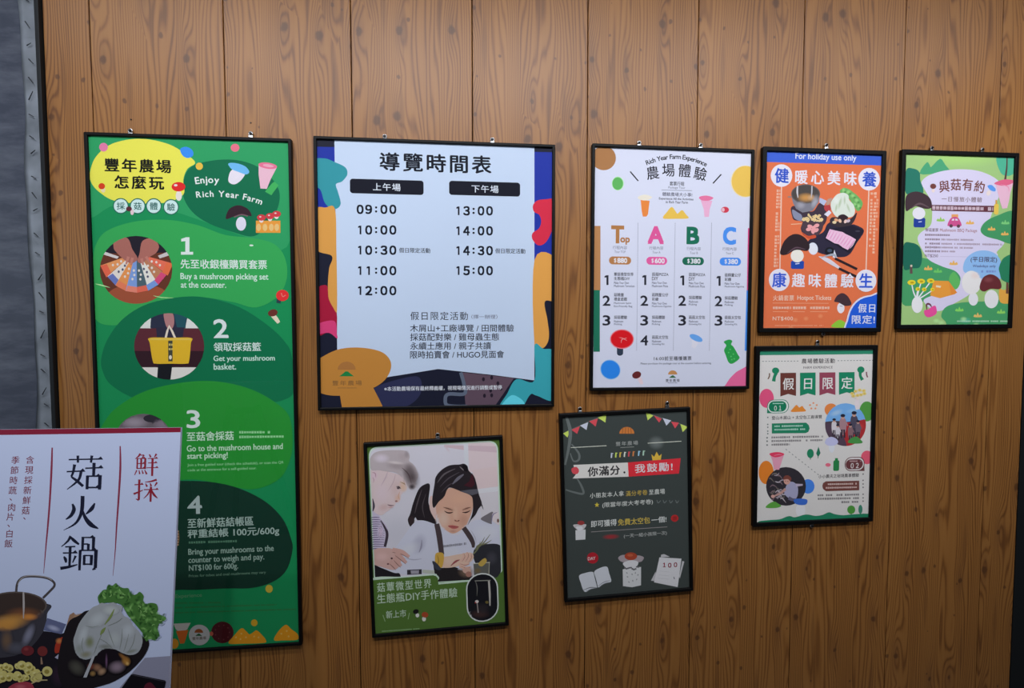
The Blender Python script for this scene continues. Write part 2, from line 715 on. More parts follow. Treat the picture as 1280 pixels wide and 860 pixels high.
    def W(self, pts, c, w=None, smooth=True):
        """brush stroke; points (x, y) with one width or (x, y, w)"""
        q = [(p[0], p[1], p[2] if len(p) > 2 else w) for p in pts]
        if smooth and len(q) > 2:
            q = catmull(q, False, 6)
        lf, rt = [], []
        for i, p in enumerate(q):
            a, b = q[max(i - 1, 0)], q[min(i + 1, len(q) - 1)]
            dx, dy = b[0] - a[0], b[1] - a[1]
            l = math.hypot(dx, dy) or 1
            nx, ny = -dy / l, dx / l
            h = p[2] / 2
            lf.append((p[0] + nx * h, p[1] + ny * h))
            rt.append((p[0] - nx * h, p[1] - ny * h))
        pts2 = [self.loc(p) for p in lf + rt]
        n = len(q)
        yc = sum(p[1] for p in q) / n
        ink = self.ink(c, yc)
        fs = []
        for i in range(n - 1):
            f = (i, i + 1, n + i + 1, n + i)
            A, Bq, Cq = pts2[f[0]], pts2[f[1]], pts2[f[2]]
            cr = (Bq[0] - A[0]) * (Cq[1] - A[1]) - (Bq[1] - A[1]) * (Cq[0] - A[0])
            fs.append(f if cr > 0 else tuple(reversed(f)))
        self.raw(pts2, fs, [(*ink, 1.0)] * len(pts2), self.layer(pts2))

    def S(self, cx, cy, rx, ry, c, a=0.8, rot=0, n=20):
        """soft-edged tone"""
        ro = R(rot)
        ink = self.ink(c, cy)
        rad = (0.18, 0.34, 0.48, 0.61, 0.73, 0.84, 0.93, 1.0)
        pts, al, fs = [(cx, cy)], [a], []
        for k in rad:
            f = a * (1 - k * k) ** 1.5
            for j in range(n):
                t = 2 * math.pi * j / n
                x, y = rx * k * math.cos(t), -ry * k * math.sin(t)
                pts.append((cx + x * math.cos(ro) - y * math.sin(ro), cy + x * math.sin(ro) + y * math.cos(ro)))
                al.append(f)
        for j in range(n):
            fs.append((0, 1 + j, 1 + (j + 1) % n))
        for i in range(len(rad) - 1):
            for j in range(n):
                a0, b0 = 1 + i * n + j, 1 + i * n + (j + 1) % n
                fs.append((a0, a0 + n, b0 + n, b0))
        hw, hh = self.half
        L = [self.loc(p) for p in pts]
        L = [(max(-hw, min(hw, p[0])), max(-hh, min(hh, p[1]))) for p in L]
        if self.clip:
            keep = self.clip
            m = len(keep)
            inside = [all((keep[(i + 1) % m][0] - keep[i][0]) * (p[1] - keep[i][1]) - (keep[(i + 1) % m][1] - keep[i][1]) * (p[0] - keep[i][0]) >= -1e-9 for i in range(m)) for p in L]
            fs = [f for f in fs if all(inside[i] for i in f)]
        bx0, bx1, bz0, bz1 = min(p[0] for p in L), max(p[0] for p in L), min(p[1] for p in L), max(p[1] for p in L)
        near = [e for e in self.elems if e[0] <= bx1 and e[1] >= bx0 and e[2] <= bz1 and e[3] >= bz0]
        cols = []
        for p, f in zip(L, al):
            u = self.under(p, near)
            cols.append((*(u[i] * (1 - f) + ink[i] * f for i in range(3)), 1.0))
        self.raw(L, fs, cols, self.layer(L))

    def under(self, p, elems):
        """colour of the topmost ink at a point"""
        x, z = p
        for (x0, x1, z0, z1, n, f0, f1) in reversed(elems):
            if not (x0 <= x <= x1 and z0 <= z <= z1):
                continue
            for f in self.faces[f0:f1]:
                for k in range(1, len(f) - 1):
                    A, B, C = self.verts[f[0]], self.verts[f[k]], self.verts[f[k + 1]]
                    d = (B[0] - A[0]) * (C[2] - A[2]) - (B[2] - A[2]) * (C[0] - A[0])
                    if abs(d) < 1e-14:
                        continue
                    u = ((x - A[0]) * (C[2] - A[2]) - (z - A[2]) * (C[0] - A[0])) / d
                    v = ((B[0] - A[0]) * (z - A[2]) - (B[2] - A[2]) * (x - A[0])) / d
                    if u >= -1e-6 and v >= -1e-6 and u + v <= 1 + 1e-6:
                        ca, cb, cc = self.cols[f[0]], self.cols[f[k]], self.cols[f[k + 1]]
                        return tuple(ca[i] * (1 - u - v) + cb[i] * u + cc[i] * v for i in range(3))
        return self.base

    def put(self, vs, fs, ink, bold, size, dens=3):
        l = self.layer(vs)
        if bold:
            d = bold * size
            offs = ((-d, -d * .6), (d, -d * .6), (0, d * .9)) if bold < .04 else ((-d, -d), (d, -d), (-d, d), (d, d), (0, 0))
        else:
            offs = ((0, 0),)
        for i, (ax, ay) in enumerate(offs):
            self.raw([(p[0] + ax, p[1] + ay) for p in vs], fs, [(*ink, 1.0)] * len(vs), l, False, i * 0.000009)

    def T(self, s, x0, x1, yc, h, c, bold=0.0, ang=0.0, spacing=1.0):
        """a line of type fitted to x0..x1 and height h about yc, set square to the sheet"""
        vs, fs = glyphs(s, spacing)
        if not vs:
            return
        a0, a1 = min(p[0] for p in vs), max(p[0] for p in vs)
        b0, b1 = min(p[1] for p in vs), max(p[1] for p in vs)
        cx = (x0 + x1) / 2
        C = self.loc((cx, yc))
        wl = math.dist(self.loc((x0, yc)), self.loc((x1, yc)))
        hl = math.dist(self.loc((cx, yc - h / 2)), self.loc((cx, yc + h / 2)))
        k = hl / max(len(s), 1)
        sx, sy = wl / max(1e-6, a1 - a0), hl / max(1e-6, b1 - b0)
        an = R(ang)
        ca, sa = math.cos(an), math.sin(an)
        out = []
        for (x, y) in vs:
            X, Y = (x - (a0 + a1) / 2) * sx, (y - (b0 + b1) / 2) * sy
            out.append((C[0] + X * ca - Y * sa, C[1] + X * sa + Y * ca))
        self.put(out, fs, self.ink(c, yc), bold, hl)

    def clock(self, s, x0, x1, yc, h, c):
        """a time of day set wide, each numeral in a slot of its own"""
        w_ = x1 - x0
        for q, (t, k) in zip(s, ((.08, .16), (.30, .16), (.49, .06), (.69, .16), (.92, .16))):
            cx = x0 + w_ * t
            if q == '1':
                self.one(cx - w_ * .055, cx + w_ * .03, yc, h, c, False)
            elif q == ':':
                for dy in (-.22, .24):
                    self.ell(cx, yc + h * dy, h * .125, h * .125, c)
            else:
                self.T(chr(ord(q) + 0xFEE0), cx - w_ * k / 2, cx + w_ * k / 2, yc, h, c, .045)

    def one(self, x0, x1, yc, h, c, foot=True):
        """a bold numeral 1 with flag and, if asked, a foot"""
        w_, t, b = x1 - x0, yc - h / 2, yc + h / 2
        sx0, sx1 = (x0 + w_ * .36, x0 + w_ * .70) if foot else (x0 + w_ * .50, x1)
        self.P([(x0 + w_ * .02, t + h * .10), (x0 + w_ * .42, t), (sx1, t), (sx1, b), (sx0, b), (sx0, t + h * .22), (x0 + w_ * .02, t + h * .25)], c)
        if foot:
            self.rect(x0, b - h * .16, x1, b, c)

    def ch(self, s, cx, cy, em, c, bold=0.0, ang=0.0, sx=1.0):
        """one character centred on its em square (Chinese) or its own box"""
        vs, fs = glyphs(s)
        if not vs:
            return
        C = self.loc((cx, cy))
        k = math.dist(self.loc((cx - em / 2, cy)), self.loc((cx + em / 2, cy)))
        if ord(s) > 0x2E80:
            mx, my = 0.5, 0.38
        else:
            mx, my = (min(p[0] for p in vs) + max(p[0] for p in vs)) / 2, 0.36
        if not hasattr(Art, 'emw'):
            g = glyphs('口口')[0]
            Art.emw = (max(p[0] for p in g) - min(p[0] for p in g)) - (lambda q: max(p[0] for p in q) - min(p[0] for p in q))(glyphs('口')[0])
        e = Art.emw
        an = R(ang)
        ca, sa = math.cos(an), math.sin(an)
        out = []
        for (x, y) in vs:
            X, Y = (x - mx * (e if ord(s) > 0x2E80 else 1)) * k / e * sx, (y - my * e) * k / e
            out.append((C[0] + X * ca - Y * sa, C[1] + X * sa + Y * ca))
        self.put(out, fs, self.ink(c, cy), bold, k)

    def column(self, s, x0, y0, x1, y1, em, c, bold=0.0):
        n = len(s)
        for i, q in enumerate(s):
            t = i / max(1, n - 1)
            self.ch(q, x0 + (x1 - x0) * t, y0 + (y1 - y0) * t, em, c, bold)

    def arc(self, s, pts, em, c, bold=0.0):
        """latin type along a curve through three points"""
        adv = []
        for q in s:
            g = glyphs(q)[0]
            adv.append((max(p[0] for p in g) - min(p[0] for p in g) + 0.09) if g else 0.34)
        tot = sum(adv)
        (x0, y0), (x1, y1), (x2, y2) = pts
        bxx, byy = 2 * x1 - (x0 + x2) / 2, 2 * y1 - (y0 + y2) / 2
        acc = 0
        for q, a in zip(s, adv):
            t = (acc + a / 2) / tot
            acc += a
            x = (1 - t) ** 2 * x0 + 2 * t * (1 - t) * bxx + t * t * x2
            y = (1 - t) ** 2 * y0 + 2 * t * (1 - t) * byy + t * t * y2
            dx = 2 * (1 - t) * (bxx - x0) + 2 * t * (x2 - bxx)
            dy = 2 * (1 - t) * (byy - y0) + 2 * t * (y2 - byy)
            if q != ' ':
                self.ch(q, x, y, em, c, bold, -math.degrees(math.atan2(dy, dx)))

    def G(self, x0, x1, y, h, c, slope=0.0, cjk=True):
        """a line of type too small to read: one mark per character"""
        x = x0
        pts, fs = [], []
        r = self.rnd
        while x < x1:
            wd = h * (r.uniform(.75, .95) if cjk else r.uniform(.35, .6))
            if r.random() > 0.08:
                yy = y + slope * (x - x0)
                hh = h * r.uniform(.72, 1) / 2
                cuts = [(-1, -.62), (-.28, .22), (.55, 1)] if h > 9 else [(-1, 1)]
                for (ka, kb) in cuts:
                    q = [self.loc(p) for p in ((x, yy + kb * hh), (min(x1, x + wd), yy + kb * hh), (min(x1, x + wd), yy + ka * hh), (x, yy + ka * hh))]
                    n = len(pts)
                    pts += q
                    fs.append((n, n + 1, n + 2, n + 3))
                if h > 9:
                    for xx in (x + wd * .15, x + wd * .65):
                        q = [self.loc(p) for p in ((xx, yy + hh), (xx + wd * .2, yy + hh), (xx + wd * .2, yy - hh), (xx, yy - hh))]
                        n = len(pts)
                        pts += q
                        fs.append((n, n + 1, n + 2, n + 3))
            x += wd * (1.22 if cjk else 1.25)
        if pts:
            l = self.layer(pts)
            ink = self.ink(c, y)
            # verticals and bars of one mark must not lie in one plane
            n = len(pts) // 4
            self.raw(pts, fs, [(*ink, 1.0)] * len(pts), l)
            for f in range(n):
                for i in range(4):
                    j = len(self.verts) - len(pts) + f * 4 + i
                    p = self.verts[j]
                    self.verts[j] = (p[0], p[1] - (f % 5) * 0.000005, p[2])

    def flush(self, o_name, thick, parent, base):
        """the sheet itself with all its ink, one mesh"""
        hw, hh = self.half
        n = len(self.verts)
        box = [(-hw, 0, -hh), (hw, 0, -hh), (hw, 0, hh), (-hw, 0, hh), (-hw, thick, -hh), (hw, thick, -hh), (hw, thick, hh), (-hw, thick, hh)]
        fc = [(0, 1, 2, 3), (5, 4, 7, 6), (4, 0, 3, 7), (1, 5, 6, 2), (3, 2, 6, 7), (4, 5, 1, 0)]
        self.verts += box
        self.cols += [(*base, 1.0)] * 8
        self.faces += [tuple(i + n for i in f) for f in fc]
        self.mi += [0] * 6
        me = bpy.data.meshes.new(o_name)
        me.from_pydata(self.verts, [], self.faces)
        at = me.attributes.new('ink', 'FLOAT_COLOR', 'POINT')
        at.data.foreach_set('color', [x for c in self.cols for x in c])
        me.materials.append(INK)
        me.polygons.foreach_set('material_index', self.mi)
        me.update()
        return link(o_name, me, parent)


FD = 0.015          # frame depth
SHEET_Y = -0.0085   # front of the printed sheet


def frame_mesh(hw, hh, fwid, rad):
    bm = bmesh.new()
    prof = [(0, 0.0), (0, -(FD - .002)), (0.0006, -(FD - .0007)), (0.002, -FD), (fwid - .002, -FD), (fwid - .0006, -(FD - .0008)), (fwid, -(FD - .0025)), (fwid, -0.001)]
    loops = []
    for (off, y) in prof:
        r = max(rad - off, 0.0004)
        lp = []
        for (sx, sz, a0) in ((1, -1, -90), (1, 1, 0), (-1, 1, 90), (-1, -1, 180)):
            for k in range(5):
                a = R(a0 + 22.5 * k)
                lp.append(bm.verts.new((sx * (hw - off - r) + r * math.cos(a), y, sz * (hh - off - r) + r * math.sin(a))))
        loops.append(lp)
    n = len(loops[0])
    for i in range(len(loops) - 1):
        for k in range(n):
            bm.faces.new((loops[i][k], loops[i][(k + 1) % n], loops[i + 1][(k + 1) % n], loops[i + 1][k]))
    for k in range(n):
        bm.faces.new((loops[-1][k], loops[-1][(k + 1) % n], loops[0][(k + 1) % n], loops[0][k]))
    bmesh.ops.recalc_face_normals(bm, faces=bm.faces[:])
    return bm


def hanger(root, px, py, top, dark=False):
    """a steel strap with an eye, screwed to the wall at the frame's edge; px, py is the middle of the eye in the photograph"""
    p = root.matrix_world.inverted() @ on_wall(px, py, -0.006)
    s = 1 if top else -1
    bm = bmesh.new()
    torus(bm, (p.x, -0.0060, p.z), 0.0052, 0.0017)
    z0, z1 = sorted((p.z - s * 0.020, p.z - s * 0.006))
    bx(bm, p.x - .0065, p.x + .0065, -0.0072, -0.0050, z0, z1, .0006)
    h = from_bm('hanger', bm, STEEL, root, True)
    h['label'] = 'small steel hanging eye'
    bm = bmesh.new()
    tube(bm, (p.x, -0.001, p.z), (p.x, -0.0085, p.z), 0.0026, 12)
    tube(bm, (p.x, -0.0085, p.z), (p.x, -0.0105, p.z), 0.0043, 14, 0.0030)
    from_bm('screw', bm, mat_screw, h, False)


mat_screw = mat('dark_screw', (0.03, 0.03, 0.032), 0.35, 0.5, 0.8)

# id: centre x, centre z, width, height (in units of D), tilt in degrees, frame face width, corner radius
POST = {
    1: (-0.4721, -0.1435, 0.3488, 0.9458, 0.03, 0.010, 0.004),
    2: (-0.0360, 0.0833, 0.4475, 0.5047, -0.12, 0.0095, 0.002),
    3: (-0.0406, -0.4174, 0.2646, 0.3793, 1.72, 0.0110, 0.002),
    4: (0.3374, -0.3694, 0.2684, 0.3796, 1.79, 0.0115, 0.002),
    5: (0.4253, 0.0997, 0.3317, 0.4800, -0.21, 0.0105, 0.005),
    6: (0.7434, 0.1601, 0.2687, 0.3718, -0.03, 0.0150, 0.004),
    7: (1.0483, 0.1657, 0.2697, 0.3702, 0.13, 0.0150, 0.004),
    8: (0.7381, -0.2403, 0.2687, 0.3742, 0.15, 0.0145, 0.003),
}


def poster(i, label, hangers, base=(128, 128, 128), yref=400):
    cx, cz, w_, h_, ro, fwd, rad = POST[i]
    hw, hh = w_ * D / 2, h_ * D / 2
    loc = Vector((cx * D, -0.0005, EYE.z + cz * D))
    root = empty('framed_poster', loc, label, 'poster', 'framed posters on the wood wall', (0, -R(ro), 0))
    bpy.context.view_layer.update()
    from_bm('frame', frame_mesh(hw, hh, fwd, rad), BLACK, root)
    ih, iv = hw - fwd + .0008, hh - fwd + .0008
    bm = bmesh.new()
    pv = [bm.verts.new((x, -0.0114, z)) for x, z in ((-ih + .0004, -iv + .0004), (ih - .0004, -iv + .0004), (ih - .0004, iv - .0004), (-ih + .0004, iv - .0004))]
    bm.faces.new(pv)
    from_bm('cover_pane', bm, PANE, root)
    for hx, hy, top in hangers:
        hanger(root, hx, hy, top)
    U = Vector((math.cos(R(ro)), 0, math.sin(R(ro))))
    V = Vector((-math.sin(R(ro)), 0, math.cos(R(ro))))
    art = Art(loc + Vector((0, SHEET_Y, 0)), U, V, (ih, iv))
    art.root = root
    art.base = art.ink(base, yref)
    return art


def finish(art, thick=0.004):
    o = art.flush('printed_sheet', thick, art.root, art.base)
    o.location = (0, SHEET_Y, 0)
    return o


WHITE, DARK = (232, 236, 240), (20, 24, 38)


def mushroom(a, cx, cy, rx, ry, cap, sx, sy, sw, sh, stem, rot=0):
    a.ell(sx, sy, sw, sh, stem)
    pts = []
    for k in range(13):
        t = math.pi * k / 12
        pts.append((cx - rx * math.cos(t), cy - ry * math.sin(t)))
    for k in range(1, 6):
        t = k / 6
        pts.append((cx + rx - 2 * rx * t, cy + ry * .38 * math.sin(math.pi * t)))
    if rot:
        q = R(rot)
        pts = [(cx + (x - cx) * math.cos(q) - (y - cy) * math.sin(q), cy + (x - cx) * math.sin(q) + (y - cy) * math.cos(q)) for x, y in pts]
    a.P(pts, cap)


def emblem(a, cx, cy, r, dome, hill):
    """the farm's mark: a domed cap over a small hill"""
    a.P([(cx - r * math.cos(math.pi * k / 12), cy - r * .9 * math.sin(math.pi * k / 12)) for k in range(13)], dome)
    if hill:
        a.P([(cx - r * .8, cy + r * .72), (cx + r * .8, cy + r * .72), (cx + r * .12, cy + r * .18), (cx - r * .12, cy + r * .18)], hill)


def tuft(a, x, y, r, c):
    a.B([(x - r, y + r * .4), (x - r * .7, y - r * .3), (x - r * .35, y), (x, y - r * .75), (x + r * .35, y), (x + r * .75, y - r * .3), (x + r, y + r * .4)], c, 3)

# ------------------------------------------------------------------ 1: the tall green poster
def poster_steps():
    a = poster(1, 'tall green framed poster with four numbered steps, partly behind the white hotpot sign',
               [(163, 163.5, 1), (313.5, 167, 1)], (22, 126, 74), 420)
    a.v(100, 150, .22672)
    a.B([(60, 90), (500, 60), (1140, 90), (1180, 330), (1140, 700), (900, 640), (500, 500), (200, 470), (40, 520)], (44, 150, 92))
    a.B([(565, 390), (600, 270), (720, 225), (870, 222), (1000, 270), (1090, 370), (1095, 470), (1040, 570), (960, 640), (850, 620), (700, 565), (605, 490)], (14, 104, 70))
    a.B([(55, 290), (90, 200), (180, 130), (330, 103), (480, 130), (580, 185), (635, 235), (592, 270), (570, 330), (575, 400), (540, 430), (480, 455), (330, 460), (190, 445), (110, 400), (65, 350)], (226, 220, 84))
    a.ell(130, 150, 24, 24, (222, 122, 162))
    a.B([(553, 160), (585, 148), (618, 165), (624, 195), (595, 210), (565, 195)], (60, 142, 232))
    a.ell(658, 255, 20, 20, (232, 188, 72))
    a.ell(855, 153, 24, 22, (226, 112, 132))
    a.ell(545, 418, 17, 28, (238, 228, 216))
    a.ell(543, 368, 38, 26, (215, 42, 42))
    a.ell(528, 360, 10, 6, (248, 232, 228))
    a.ell(128, 386, 12, 14, (240, 222, 180))
    a.ell(120, 365, 18, 17, (204, 62, 32))
    a.T('豐年農場', 138, 502, 252, 72, (18, 20, 18), .032, 0, 1.2)
    a.T('怎麼玩', 192, 462, 345, 72, (18, 20, 18), .032, 0, 1.25)
    for x, y, q in ((225, 474, '採'), (318, 475, '菇'), (407, 475, '體'), (502, 480, '驗')):
        a.ell(x, y, 44, 44, (34, 104, 84))
        a.ell(x, y, 38, 38, (214, 240, 236))
        a.ch(q, x, y, 46, (44, 96, 90), .014)
    a.ell(288, 508, 10, 16, (235, 205, 210))
    a.ell(270, 490, 16, 13, (90, 40, 50))
    a.arc('Enjoy', [(632, 335), (700, 328), (770, 330)], 56, (240, 245, 240), .022)
    a.arc('Rich Year Farm', [(635, 412), (830, 410), (1008, 452)], 50, (240, 245, 240), .022)
    a.B([(838, 275), (908, 288), (890, 330), (850, 355), (818, 335)], (236, 228, 238))
    a.B([(818, 240), (860, 238), (910, 255), (933, 285), (915, 300), (870, 285), (835, 270)], (112, 184, 232))
    a.P([(985, 245), (1085, 262), (1050, 330), (1030, 380), (995, 378), (985, 300)], (240, 192, 208))
    a.ell(1035, 252, 52, 17, (222, 112, 142), 8)
    a.ell(1038, 252, 30, 8, (240, 170, 190), 8)
    a.P([(1020, 395), (1060, 348), (1072, 340), (1095, 360), (1055, 415)], (64, 168, 88))
    a.ell(888, 572, 28, 38, (226, 222, 236))
    a.B([(805, 545), (822, 492), (872, 470), (925, 490), (946, 530), (900, 520), (850, 532)], (52, 32, 42))
    a.W([(850, 535), (890, 522), (925, 530)], (110, 84, 92), 7)
    a.rect(970, 555, 1105, 622, (228, 152, 62))
    for x in (985, 1020, 1055, 1085):
        a.ell(x, 592, 13, 20, (238, 196, 124))
    for x, y in ((1000, 538), (1048, 530), (1084, 518)):
        a.ell(x, y + 14, 12, 14, (236, 224, 220))
        a.ell(x, y, 24, 17, (196, 58, 66))
        a.ell(x - 6, y - 4, 6, 4, (240, 214, 210))
    # step 1
    a.v(100, 280, .22672)
    a.B([(72, 200), (90, 110), (150, 37), (300, -13), (480, -23), (650, 7), (800, 60), (950, 77), (1070, 110), (1130, 187), (1140, 300), (1090, 400), (970, 460), (840, 430), (650, 405), (450, 450), (330, 520), (200, 558), (90, 530), (66, 380)], (50, 152, 78))
    a.ellclip(309, 253, 200, 187)
    a.ell(309, 253, 200, 187, (96, 50, 36))
    a.ell(320, 400, 170, 70, (146, 74, 50))
    a.B([(130, 60), (480, 60), (500, 150), (420, 160), (330, 190), (240, 165), (130, 150)], (34, 30, 40))
    a.P([(130, 150), (215, 180), (205, 192), (120, 165)], (200, 192, 190))
    a.P([(490, 150), (430, 175), (440, 190), (500, 170)], (190, 182, 180))
    cards = [(224, 148, 92), (228, 218, 208), (232, 150, 84), (116, 144, 196), (72, 92, 100), (226, 222, 212), (176, 116, 84), (222, 108, 84)]
    tips = [(214, 96, 70), (96, 110, 170), (226, 124, 90), (222, 130, 110), (206, 96, 76), (110, 140, 196), (196, 70, 110), (226, 110, 70)]
    for k in range(8):
        t0, t1 = R(163 - k * 18.5), R(163 - k * 18.5 - 19.5)

        def pt(t, r, ry):
            return (312 + r * math.cos(t), 168 + ry * math.sin(t))
        rr_ = 208 if k in (0, 7) else 196
        a.P([pt(t0, 52, 30), pt(t0, rr_, 208), pt(t1, rr_, 208), pt(t1, 52, 30)], cards[k])
        a.P([pt(t0, rr_ * .82, 180), pt(t0, rr_, 212), pt(t1, rr_, 212), pt(t1, rr_ * .82, 180)], tips[k])
        for q in range(3):
            tm = (t0 + t1) / 2
            a.ell(*pt(tm + .03 * (-1) ** q, rr_ * (.45 + .12 * q), 200 * (.45 + .12 * q)), 6, 7, (80, 80, 100) if k in (1, 5) else (238, 226, 214))
    a.B([(195, 80), (262, 78), (290, 140), (318, 190), (290, 215), (255, 205), (205, 160), (186, 130)], (158, 98, 88))
    a.B([(345, 95), (400, 80), (436, 120), (420, 160), (380, 185), (345, 215), (318, 205), (330, 160)], (162, 100, 90))
    for x0, y0, x1, y1 in ((268, 180, 255, 222), (290, 186, 282, 226), (340, 190, 350, 226), (365, 180, 384, 212)):
        a.W([(x0, y0, 16), (x1, y1, 9)], (178, 116, 104))
    a.clip = None
    a.W([(85, 330, 2), (120, 338, 7), (165, 350, 2)], (170, 214, 150))  # pale streak of reflection on the cover, painted as ink
    a.W([(405, 395, 2), (450, 405, 6), (520, 408, 2)], (150, 200, 130))
    a.one(557, 624, 121, 96, (236, 244, 240))
    a.T('先至收銀檯購買套票', 557, 1032, 222, 50, (228, 240, 232), .016)
    a.T('Buy a mushroom picking set', 557, 1040, 294, 44, (206, 230, 214), .02)
    a.T('at the counter.', 557, 806, 335, 33, (206, 230, 214), .025)
    a.ell(945, 118, 11, 5, (226, 244, 226))  # lamp glint on the cover, painted as a dot of ink
    a.W([(1098, 410), (1094, 436)], (40, 56, 66), 24)
    a.ell(1116, 394, 35, 31, (208, 46, 48))
    a.W([(1110, 380), (1118, 400), (1134, 392)], (240, 130, 120), 5)
    a.W([(1062, 500, 26), (1082, 525, 24), (1096, 545, 18)], (238, 224, 196))
    a.ell(1063, 490, 27, 19, (98, 44, 38), -15)
    # step 2
    a.B([(118, 740), (150, 640), (230, 530), (350, 450), (500, 410), (650, 400), (800, 430), (920, 480), (1050, 570), (1130, 650), (1165, 720), (1185, 900), (1120, 970), (900, 1000), (500, 1010), (300, 960), (170, 885), (125, 810)], (12, 100, 64))
    a.ellclip(492, 675, 193, 183)
    a.ell(492, 675, 193, 183, (66, 28, 34))
    a.rect(290, 480, 700, 580, (202, 202, 196))
    a.P([(395, 480), (600, 480), (575, 600), (560, 620), (420, 620), (388, 570)], (40, 44, 62))
    a.P([(515, 480), (590, 480), (580, 600), (545, 615)], (34, 74, 84))
    a.rect(290, 575, 700, 700, (84, 38, 46))
    a.P([(420, 570), (575, 570), (565, 640), (425, 640)], (42, 40, 58))
    a.rect(290, 700, 700, 800, (46, 24, 32))
    a.rect(290, 790, 700, 870, (214, 208, 200))
    a.P([(432, 760), (512, 760), (498, 870), (425, 870)], (22, 22, 28))
    a.B([(465, 490), (510, 490), (520, 545), (505, 580), (480, 570), (466, 530)], (160, 112, 112))
    a.W([(470, 640), (482, 590), (492, 562), (508, 590), (530, 640)], (232, 218, 200), 12, False)
    a.B([(384, 628), (500, 627), (613, 628), (612, 660), (602, 755), (585, 770), (500, 770), (420, 770), (402, 755), (386, 660)], (230, 184, 46), 8)
    a.rect(387, 630, 612, 640, (240, 204, 90))
    a.rect(487, 643, 511, 757, (60, 62, 52))
    a.G(490, 508, 665, 12, (210, 190, 110))
    a.G(490, 508, 690, 12, (210, 190, 110))
    a.ell(499, 735, 8, 12, (220, 210, 190))
    a.clip = None
    a.T('2', 738, 815, 577, 100, (236, 244, 242), .03)
    a.T('領取採菇籃', 738, 998, 677, 48, (222, 238, 230), .016)
    a.T('Get your mushroom', 738, 1075, 744, 38, (190, 218, 204), .02)
    a.T('basket.', 738, 860, 786, 33, (190, 218, 204), .025)
    # step 3
    a.v(100, 460, .22672)
    a.B([(100, 380), (140, 290), (200, 220), (330, 140), (480, 95), (650, 72), (800, 80), (950, 120), (1070, 185), (1150, 260), (1172, 380), (1160, 500), (1100, 610), (960, 668), (800, 645), (640, 615), (450, 622), (250, 600), (120, 500)], (36, 130, 46))
    a.ellclip(350, 400, 158, 148)
    a.ell(350, 400, 158, 148, (98, 88, 94))
    a.S(300, 300, 90, 40, (150, 138, 148), .8)
    a.ell(400, 278, 50, 22, (44, 40, 48))
    a.S(455, 310, 60, 40, (130, 116, 128), .7)
    a.clip = None
    a.T('3', 590, 660, 282, 96, (232, 242, 236), .03)
    a.T('至菇舍採菇', 590, 848, 375, 50, (206, 230, 208), .016)
    a.G(878, 1048, 354, 14, (150, 205, 150))
    a.G(878, 1125, 380, 14, (150, 205, 150), -.01)
    a.T('Go to the mushroom house and', 592, 1120, 437, 33, (196, 226, 198), .022)
    a.T('start picking!', 592, 815, 487, 42, (196, 226, 198), .022)
    a.T('Join a free guided tour (check the schedule), or scan the QR', 595, 1125, 529, 19, (128, 186, 132), .02)
    a.T('code at the entrance for a self-guided tour.', 595, 975, 559, 19, (128, 186, 132), .02)
    # step 4
    a.B([(330, 640), (560, 622), (750, 632), (900, 672), (1030, 742), (1120, 835), (1160, 930), (1172, 1000), (1140, 1110), (1070, 1175), (950, 1212), (800, 1215), (560, 1222), (330, 1190)], (20, 52, 40))
    a.T('4', 595, 670, 755, 96, (158, 172, 168), .03)
    a.v(100, 630, .22672)
    a.ell(515, 185, 34, 64, (112, 84, 64))
    for y in (150, 165, 180, 195, 210, 225):
        a.W([(524, y), (545, y)], (170, 140, 110), 6)
    a.T('至新鮮菇結帳區', 595, 957, 100, 52, (158, 178, 168), .016)
    a.T('秤重結帳 100元/600g', 597, 1100, 158, 54, (158, 178, 168), .016)
    a.G(600, 868, 212, 13, (88, 130, 104), -.03)
    a.T('Bring your mushrooms to the', 600, 1070, 258, 42, (138, 162, 148), .022)
    a.T('counter to weigh and pay.', 600, 1017, 304, 42, (138, 162, 148), .022)
    a.T('NT$100 for 600g.', 602, 872, 351, 40, (138, 162, 148), .022)
    a.T('Prices for tubes and oval mushrooms may vary', 602, 1026, 388, 19, (98, 132, 110), .02)
    a.T('Experience', 527, 672, 508, 26, (96, 150, 108), .015)
    a.G(525, 775, 546, 9, (48, 120, 66), -.01, False)
    a.G(525, 1085, 572, 9, (48, 120, 66), -.03, False)
    a.G(525, 1190, 600, 9, (48, 120, 66), -.03, False)
    a.ell(1043, 467, 20, 22, (204, 176, 60))
    a.ell(961, 655, 18, 19, (208, 160, 40))
    a.P([(515, 660), (610, 655), (592, 690), (570, 705), (545, 705), (528, 690)], (196, 188, 180))
    a.P([(530, 700), (598, 695), (575, 768), (552, 770)], (206, 100, 34))
    a.ell(520, 770, 24, 28, (210, 140, 40))
    a.ell(658, 722, 58, 57, (190, 186, 184))
    emblem(a, 655, 710, 24, (150, 80, 40), (40, 90, 50))
    a.T('豐年農場', 620, 695, 740, 17, (100, 80, 60), .01)
    a.ell(785, 708, 62, 60, (78, 24, 30))
    for k in range(9):
        a.ell(785 + 40 * math.cos(k * .7), 708 + 40 * math.sin(k * .7), 4, 4, (110, 50, 54))
    a.ell(725, 715, 10, 12, (190, 90, 70))
    a.B([(820, 768), (850, 725), (890, 685), (915, 700), (935, 718), (958, 705), (975, 697), (1000, 718), (1025, 750), (1012, 766), (900, 770)], (222, 148, 30))
    a.B([(1070, 750), (1095, 700), (1135, 666), (1165, 690), (1200, 718), (1198, 748), (1120, 752)], (222, 148, 30))
    for x, y in ((860, 735), (890, 715), (885, 745), (915, 735), (960, 730), (985, 735), (1110, 715), (1140, 700), (1150, 730)):
        a.ell(x, y, 5, 5, (236, 186, 90))
    finish(a)


